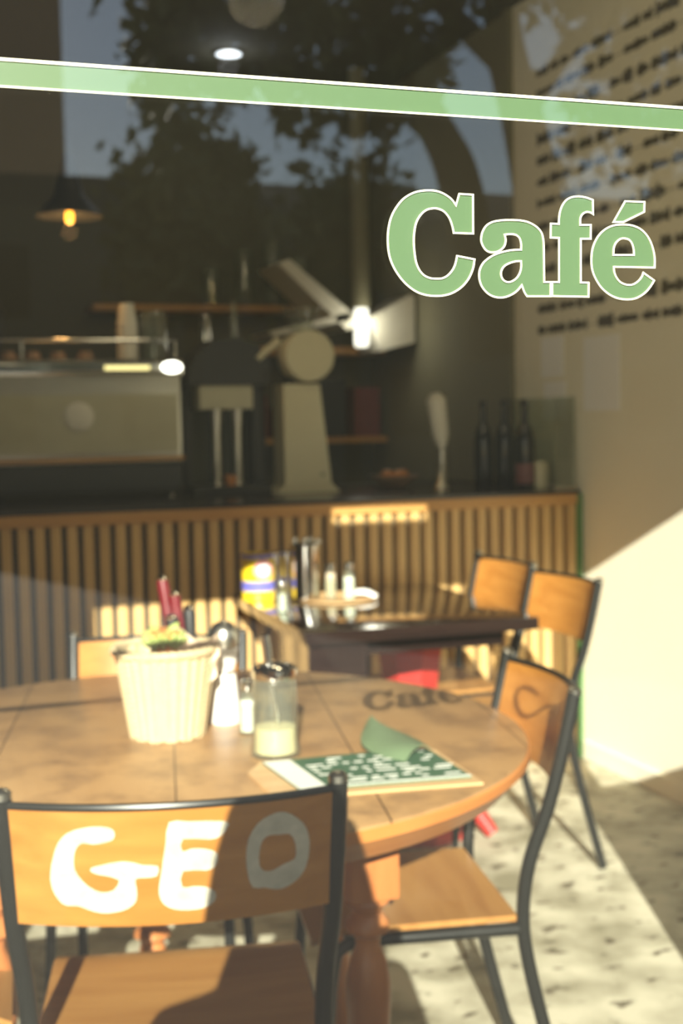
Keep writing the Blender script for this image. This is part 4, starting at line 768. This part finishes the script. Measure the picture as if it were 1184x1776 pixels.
MB().lathe([(.0383, .02), (.0388, .0205), (.0388, .1), (.0383, .1005)], 28).build('red_label', M['purple'], b3)
glass_pot(2.47, 4.66, ZC, .105, .036, 'small cream canister on the counter right of the dark bottles', M['beige'], 'canister', 'canister')
pole = thing('reflected_pole', 'tall pale slanting stand-in for a reflected pole on the counter left of the dark bottles', 'pole', (2.13, 4.85, ZC))  # pale shape built for the reflection of a leaning street pole
MB().lathe([(0, 0), (.04, 0), (.035, .015), (.022, .03), (.018, .16), (0, .165)], 20).build('column', M['brushed'], pole)
MB().tube([(0, 0, .166), (-.008, -.005, .22), (-.03, -.015, .36), (-.033, -.016, .385)], [.018, .034, .040, .018], 12).build('handle', M['paper'], pole)
# glass guard
gg = thing('glass_guard', 'low glass screen at the right end of the counter', 'glass screen', (0, 0, ZC))
MB().box(2.46, 2.54, 4.50, 4.506, .012, .36).build('pane', M['jar'], gg, smooth=False)
MB().box(2.53, 2.54, 4.512, 5.1, .012, .36).build('side_pane', M['jar'], gg, smooth=False)
MB().box(2.445, 2.545, 4.492, 4.511, 0, .0115).build('base_strip', M['brushed'], gg, smooth=False)

# back shelves with jars and boxes
bs = thing('wall_shelf', 'long dark shelf board on the back wall behind the grinder', 'shelf', (0, 6.75, 0))
MB().box(1.0, 2.30, -.26, -.003, 1.90, 1.93).build('upper_board', M['rail'], bs, smooth=False)
MB().box(1.6, 2.52, -.30, -.003, 1.68, 1.72).build('middle_board', M['rail'], bs, smooth=False)
MB().box(1.6, 2.52, -.30, -.003, 1.22, 1.25).build('lower_board', M['rail'], bs, smooth=False)
for i, (x, h, r, lb) in enumerate(((1.62, .20, .045, 'short glass jar at the left end of the upper shelf'), (1.80, .30, .05, 'tall glass vase second along the upper shelf'), (1.95, .34, .045, 'tallest glass vase on the upper shelf, third along'), (2.10, .26, .05, 'glass vase at the right end of the upper shelf'))):
    glass_pot(x, 6.60, 1.9305, h, r, lb, group='glass jars on the upper shelf')
for i, (x, w, h, mt, lb) in enumerate(((1.72, .16, .22, 'crimson', 'dark red box at the left on the lower shelf'), (1.93, .14, .16, 'crimson', 'lower dark red box second on the lower shelf'), (2.15, .16, .30, 'black', 'tall black canister box on the lower shelf'), (2.36, .14, .26, 'crimson', 'dark red box at the right end of the lower shelf'))):
    tag(MB().box(x, x + w, 6.50, 6.66, 1.2505, 1.25 + h, .004).build('storage_box', M[mt], smooth=False), lb, 'box', 'boxes on the lower shelf')
# pale panels and glowing tube added for a white reflection, back corner
hd = thing('reflection_panels', 'pale panels added for a bright reflection in the back corner', 'hood', (0, 0, 0))
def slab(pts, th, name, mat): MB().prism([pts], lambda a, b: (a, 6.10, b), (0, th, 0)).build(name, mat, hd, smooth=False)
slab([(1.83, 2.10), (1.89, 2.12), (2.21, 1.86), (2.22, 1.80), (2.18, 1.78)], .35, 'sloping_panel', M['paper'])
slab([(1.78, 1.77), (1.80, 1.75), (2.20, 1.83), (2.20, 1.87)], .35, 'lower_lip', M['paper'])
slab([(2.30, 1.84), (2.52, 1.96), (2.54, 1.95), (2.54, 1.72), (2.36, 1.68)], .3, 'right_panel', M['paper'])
lm = thing('corner_glow', 'glowing upright tube added in the back corner for a bright reflection', 'lamp', (2.262, 6.12, 0))
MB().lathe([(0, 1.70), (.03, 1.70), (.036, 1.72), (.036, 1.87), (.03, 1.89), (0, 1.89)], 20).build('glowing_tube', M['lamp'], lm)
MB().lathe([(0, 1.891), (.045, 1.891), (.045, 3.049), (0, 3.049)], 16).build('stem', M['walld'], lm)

# pendant
pd = thing('pendant_lamp', 'black cone pendant lamp with a glowing amber bulb above the machine', 'lamp', (.70, 5.05, 0))
MB().lathe([(.0, 2.36), (.012, 2.36), (.022, 2.33), (.040, 2.27), (.060, 2.20), (.120, 2.135), (.128, 2.128), (.124, 2.126), (.056, 2.19), (.034, 2.26), (0, 2.34)], 36).build('lamp_shade', M['black'], pd)
MB().lathe([(0, 2.098), (.009, 2.101), (.016, 2.112), (.015, 2.13), (.009, 2.16), (0, 2.162)], 20).build('bulb', M['bulb'], pd)
MB().tube([(0, 0, 2.3605), (0, 0, 3.049)], .004, 8).build('cord', M['black'], pd)
sl = thing('ceiling_spotlight', 'small bright round spotlight recessed in the dark ceiling', 'lamp', (1.585, 6.0, 3.045))
MB().lathe([(.058, 0), (.07, 0), (.07, -.008), (.058, -.008), (.058, 0)], 28).build('ring', M['brushed'], sl)
MB().lathe([(0, -.002), (.057, -.002), (.057, -.006), (0, -.007)], 28).build('lens', M['spot'], sl)
def point(name, loc, e, col, r):
    d = bpy.data.lights.new(name, 'POINT'); d.energy = e; d.color = col; d.shadow_soft_size = r
    o = bpy.data.objects.new(name, d); COL.objects.link(o); o.location = loc; return o
point('pendant_bulb_light', (.70, 5.05, 2.07), 2.5, (1, .55, .2), .03)
point('corner_glow_light', (2.262, 6.02, 1.8), 1.2, (1, .95, .8), .06)  # light added along with the glowing corner tube
point('ceiling_spot_light', (1.585, 6.0, 2.98), 0.8, (.85, .9, 1), .05)

for (x, y, lb) in ((1.15, 3.0, 'unseen fill globe added under the ceiling over the round table'), (1.15, 4.0, 'unseen fill globe added under the ceiling over the dark table')):  # out-of-view globes added as warm fill for the shaded wall
    t = thing('fill_globe', lb, 'lamp', (x, y, 0), group='added fill globes')
    MB().lathe([(0, 2.72)] + [(.09 * math.sin(k * PI / 10), 2.81 - .09 * math.cos(k * PI / 10)) for k in range(1, 10)] + [(0, 2.90)], 28).build('globe', M['globe'], t)
    MB().lathe([(0, 2.901), (.03, 2.901), (.03, 2.92), (.008, 2.925), (.008, 3.049), (0, 3.049)], 16).build('stem', M['brushed'], t)
    point('fill_globe_light', (x, y, 2.66), 5.5, (1, .84, .54), .09)
TRUNKS = [([(5.427, -8.0, -0.874), (5.329, -8.0, 0.954), (5.234, -8.0, 2.776), (5.158, -8.0, 3.338), (5.056, -8.0, 3.799), (4.919, -8.0, 4.298), (4.872, -8.0, 4.706), (4.839, -8.0, 5.608)], (0.24, 0.13)), ([(4.955, -8.0, 4.162), (4.72, -8.1, 4.401), (4.46, -8.2, 4.684), (4.053, -8.3, 5.18)], (0.12, 0.07)), ([(5.039, -8.6, 1.853), (4.78, -8.6, 3.283), (4.571, -8.6, 3.758), (4.302, -8.7, 4.293), (3.834, -8.8, 5.139)], (0.22, 0.1)), ([(5.055, -8.0, 3.706), (5.297, -7.9, 4.161), (5.723, -7.8, 4.627), (6.204, -7.7, 5.1)], (0.09, 0.05))]
BLOBS = [(2.0, -7.634, 4.107, 0.331), (2.053, -8.347, 4.005, 0.189), (2.213, -8.264, 3.908, 0.283), (2.362, -7.755, 3.92, 0.283), (2.3, -7.995, 4.398, 0.378), (2.685, -7.949, 4.247, 0.425), (2.639, -8.152, 3.909, 0.213), (3.053, -8.289, 4.058, 0.283), (3.028, -7.594, 4.217, 0.472), (3.177, -7.528, 3.795, 0.283), (3.755, -8.336, 4.437, 0.425), (3.598, -7.933, 3.875, 0.236), (4.076, -8.262, 4.396, 0.378), (3.762, -7.502, 3.784, 0.331), (4.191, -7.945, 4.095, 0.283), (2.02, -8.222, 3.714, 0.142), (2.086, -7.729, 3.443, 0.283), (2.469, -8.445, 3.433, 0.283), (2.784, -8.401, 3.35, 0.213), (1.993, -7.531, 3.114, 0.283), (2.902, -7.525, 3.507, 0.085), (3.249, -8.041, 3.526, 0.104), (3.575, -8.439, 3.486, 0.094), (3.527, -7.881, 3.596, 0.118), (3.046, -7.717, 3.236, 0.085), (3.681, -7.922, 3.347, 0.142), (3.346, -7.529, 3.131, 0.085), (3.705, -7.722, 3.616, 0.189), (2.941, -7.938, 3.705, 0.094), (3.331, -7.996, 3.675, 0.066), (1.868, -7.733, 4.608, 0.378), (2.335, -7.731, 4.733, 0.472), (2.9, -7.719, 4.784, 0.52), (3.627, -7.96, 4.935, 0.52), (4.135, -7.79, 4.841, 0.425), (4.549, -7.521, 4.923, 0.472), (5.542, -8.338, 5.151, 0.378), (5.932, -8.056, 4.956, 0.425), (6.493, -8.142, 4.694, 0.472), (6.697, -7.686, 4.769, 0.567), (6.367, -8.493, 4.435, 0.378), (6.814, -8.36, 4.081, 0.425), (5.613, -7.621, 3.748, 0.283), (6.123, -7.833, 3.54, 0.331), (5.689, -8.221, 3.643, 0.189), (5.578, -8.211, 4.545, 0.104), (5.818, -8.436, 4.918, 0.283), (5.739, -7.922, 4.244, 0.189), (5.315, -8.33, 4.652, 0.076), (5.281, -8.17, 4.181, 0.076), (5.4, -7.803, 3.868, 0.104), (5.394, -8.088, 3.412, 0.189), (5.236, -8.382, 4.947, 0.189), (1.819, -8.346, 5.056, 0.283), (6.984, -8.005, 4.158, 0.425), (4.565, -8.089, 4.797, 0.236), (4.693, -7.535, 3.895, 0.066), (4.303, -7.743, 4.316, 0.118)]

# ------------------------------------------------------------------ the street behind the photographer (mirrored in the glass)
struct(MB().box(-40, 40, -60, -4.0, -0.14, -0.08).build('road', M['asphalt'], smooth=False))
struct(MB().box(-40, 40, -4.0, 0.86, -0.14, 0.0).build('pavement', M['paving'], smooth=False))
tw = thing('tower_block', 'brown apartment tower across the street', 'building', (0, -30, -.08))
MB().box(-7, 4.9, -8, -4, 0, 17).build('wall', M['brick'], tw, smooth=False)
rw = thing('street_terrace', 'long low grey terrace of houses across the street', 'building', (0, -26, -.08))
MB().box(-6, 34, -6, 0, 0, 5.9).build('wall', M['grey'], rw, smooth=False)
MB().prism([[(-6.3, 0), (0, 0), (-3, 1.2)]], lambda a, b: (-6.2, a, 5.9 + b), (40.4, 0, 0)).build('roof', M['asphalt'], rw, smooth=False)
for k in range(12):
    for z in (1.0, 3.6):
        MB().box(-4.5 + k * 3.1, -3.2 + k * 3.1, .001, .03, z, z + 1.5).build('shop_window' if z < 2 else 'window', M['black'], rw, smooth=False)
def leaves(name, blobs, n, size, parent, seed):
    rnd = random.Random(seed); mb = MB(); tot = sum(b[3] ** 2 for b in blobs)
    for (x, y, z, r) in blobs:
        for _ in range(max(6, int(n * r * r / tot))):
            a = rnd.gauss(0, .42) * r; b = rnd.gauss(0, .42) * r; c = rnd.gauss(0, .42) * r
            p = Vector((x + a, y + b, z + c)); s = size * rnd.uniform(.6, 1.3)
            u = Vector((rnd.uniform(-1, 1), rnd.uniform(-1, 1), rnd.uniform(-1, 1))).normalized()
            v = u.cross(Vector((rnd.uniform(-1, 1), rnd.uniform(-1, 1), rnd.uniform(-1, 1)))).normalized()
            vs = [mb.bm.verts.new(q) for q in (p - u * s, p + v * s * .45, p + u * s, p - v * s * .45)]
            mb.bm.faces.new(vs)
    me = bpy.data.meshes.new(name); mb.bm.to_mesh(me); mb.bm.free(); me.materials.append(M['leaf'])
    o = bpy.data.objects.new(name, me); COL.objects.link(o); o.parent = parent; return o
st = thing('street_tree', 'large leafy plane tree on the far side of the street', 'tree', (0, 0, 0))
tk = MB()
for path, rad in TRUNKS: tk.tube(smooth_path(path, 4), [rad[0] + (rad[1] - rad[0]) * i / (4 * (len(path) - 1)) for i in range(4 * (len(path) - 1) + 1)], 14)
tk.build('trunk', M['bark'], st)
leaves('crown', BLOBS, 9000, .085, st, 4)
for i, (x, y, h, lb) in enumerate(((4.9, -19.5, 6.2, 'round street tree at the foot of the brown tower'), (8.6, -22, 6.4, 'round street tree in front of the terrace'), (15.5, -21, 7.2, 'round street tree far along the terrace'))):
    t = thing('street_tree', lb, 'tree', (x, y, -.08))
    MB().tube([(0, 0, 0), (0, 0, h * .5), (.1, 0, h * .8)], [.18, .14, .06], 10).build('trunk', M['bark'], t)
    leaves('crown', [(rnd.uniform(-.9, .9), rnd.uniform(-.9, .9), h * .72 + rnd.uniform(-.9, .9), .9) for rnd in [random.Random(i * 9 + q) for q in range(9)]], 2600, .17, t, i)

# ------------------------------------------------------------------ the photographer, whose shade falls on the front chair
ph = thing('photographer', 'person in a dark jacket holding a camera up outside the window', 'person', (-.200, -.34, 0), 0)
ph.scale = (1.06, 1.06, 1.06)
HX = .155
def skinned(name, verts, edges, radii, mat, parent, root=0, sub=2):
    me = bpy.data.meshes.new(name); me.from_pydata(verts, edges, []); me.materials.append(mat)
    o = bpy.data.objects.new(name, me); COL.objects.link(o)
    md = o.modifiers.new('skin', 'SKIN'); md.use_smooth_shade = True
    if not me.skin_vertices: me.skin_vertices.new(name='')
    for i, r in enumerate(radii):
        me.skin_vertices[0].data[i].radius = r if isinstance(r, tuple) else (r, r)
    me.skin_vertices[0].data[root].use_root = True
    s = o.modifiers.new('sub', 'SUBSURF'); s.levels = sub; s.render_levels = sub
    o.parent = parent; return o
V = [(0, 0, .90), (0, 0, 1.05), (0, -.01, 1.22), (0, -.01, 1.32), (0, 0, 1.40), (0, .02, 1.47), (0, .03, 1.54), (0, .02, 1.60)]
E = [(i, i + 1) for i in range(7)]; RR = [(.14, .10), (.125, .095), (.145, .10), (.11, .08), (.05, .05), (.055, .06), (.078, .092), (.055, .07)]
def addl(p, r, frm):
    V.append(p); RR.append(r); E.append((frm, len(V) - 1)); return len(V) - 1
for s in (-1, 1):
    a = addl((s * .17, 0, 1.31), .052, 3); a = addl((s * .22, .04, 1.14), .042, a); a = addl((s * .23, .08, 1.05), .037, a)
    a = addl((s * .14 + .08, .19, 1.15), .031, a); w = addl((s * .075 + .145, .255, 1.255), .024, a); h = addl((s * .062 + HX, .27, 1.275), (.032, .02), w)
    for q in range(4):
        f = addl((s * .055 + HX - s * .004 * q, .285, 1.30 - q * .017), .0085, h); f = addl((s * .035 + HX - s * .003 * abs(q - 1), .305, 1.303 - q * .017), .0078, f); addl((s * .02 + HX, .308, 1.301 - q * .017), .007, f)
    f = addl((s * .05 + HX, .262, 1.257), .0095, h); addl((s * .03 + HX, .262, 1.253), .0085, f)
    a = addl((s * .09, 0, .82), .085, 0); a = addl((s * .10, .01, .50), .058, a); a = addl((s * .10, -.02, .12), .038, a); a = addl((s * .10, .0, .05), .04, a); addl((s * .11, .14, .035), .032, a)
skinned('body', V, E, RR, M['skin'], ph)
JV = [(0, 0, .84), (0, 0, 1.03), (0, -.01, 1.22), (0, -.01, 1.33), (0, 0, 1.385)]; JE = [(0, 1), (1, 2), (2, 3), (3, 4)]; JR = [(.185, .14), (.168, .128), (.17, .125), (.135, .10), (.065, .06)]
for s in (-1, 1):
    n = len(JV); JV += [(s * .17, 0, 1.31), (s * .22, .04, 1.14), (s * .23, .08, 1.045), (s * .14 + .08, .19, 1.15), (s * .085 + .135, .24, 1.235)]
    JE += [(3, n), (n, n + 1), (n + 1, n + 2), (n + 2, n + 3), (n + 3, n + 4)]; JR += [.068, .056, .05, .043, .036]
skinned('jacket', JV, JE, JR, M['navy'], ph)
TV = [(0, 0, 1.0), (0, 0, .93), (0, 0, .86)]; TE = [(0, 1), (1, 2)]; TR = [(.142, .108), (.158, .118), (.150, .115)]
for s in (-1, 1):
    n = len(TV); TV += [(s * .088, 0, .76), (s * .098, .01, .50), (s * .10, -.01, .28), (s * .10, -.02, .09)]; TE += [(2, n), (n, n + 1), (n + 1, n + 2), (n + 2, n + 3)]; TR += [.094, .072, .062, .056]
skinned('trousers', TV, TE, TR, M['denim'], ph)
for s in (-1, 1):
    MB().shell(lambda u, v: (s * .105 + (u - .5) * .09, -.06 + v * .26, .07 - .04 * v), 6, 6, (0, 0, -.066)).build('shoe', M['black'], ph)
MB().lathe([(0, 1.66), (.045, 1.65), (.08, 1.60), (.10, 1.54), (.115, 1.47), (.13, 1.38), (.14, 1.27), (.07, 1.27), (.072, 1.50), (.0, 1.52)], 28, (0, -.012), 1.05).build('hair', M['hair'], ph)
MB().lathe([(0, -.004), (.014, 0), (.010, .03), (0, .034)], 12, (0, .118)).xf(Matrix.Translation((0, 0, 1.50))).build('nose', M['skin'], ph)
cm = thing('photo_camera', 'black photo camera held up by the person outside the window', 'camera', (0, -.05, 1.35), math.radians(-19.4))
MB().box(-.075, .075, -.07, -.02, -.055, .065, .008).build('camera_body', M['black'], cm)
MB().box(-.035, .035, -.065, -.02, .0655, .105, .006).build('viewfinder', M['black'], cm)
MB().lathe([(.036, 0), (.036, -.018), (.03, -.018), (.03, 0)], 28).xf(Matrix.Rotation(-PI / 2, 4, 'X')).build('lens', M['black'], cm)
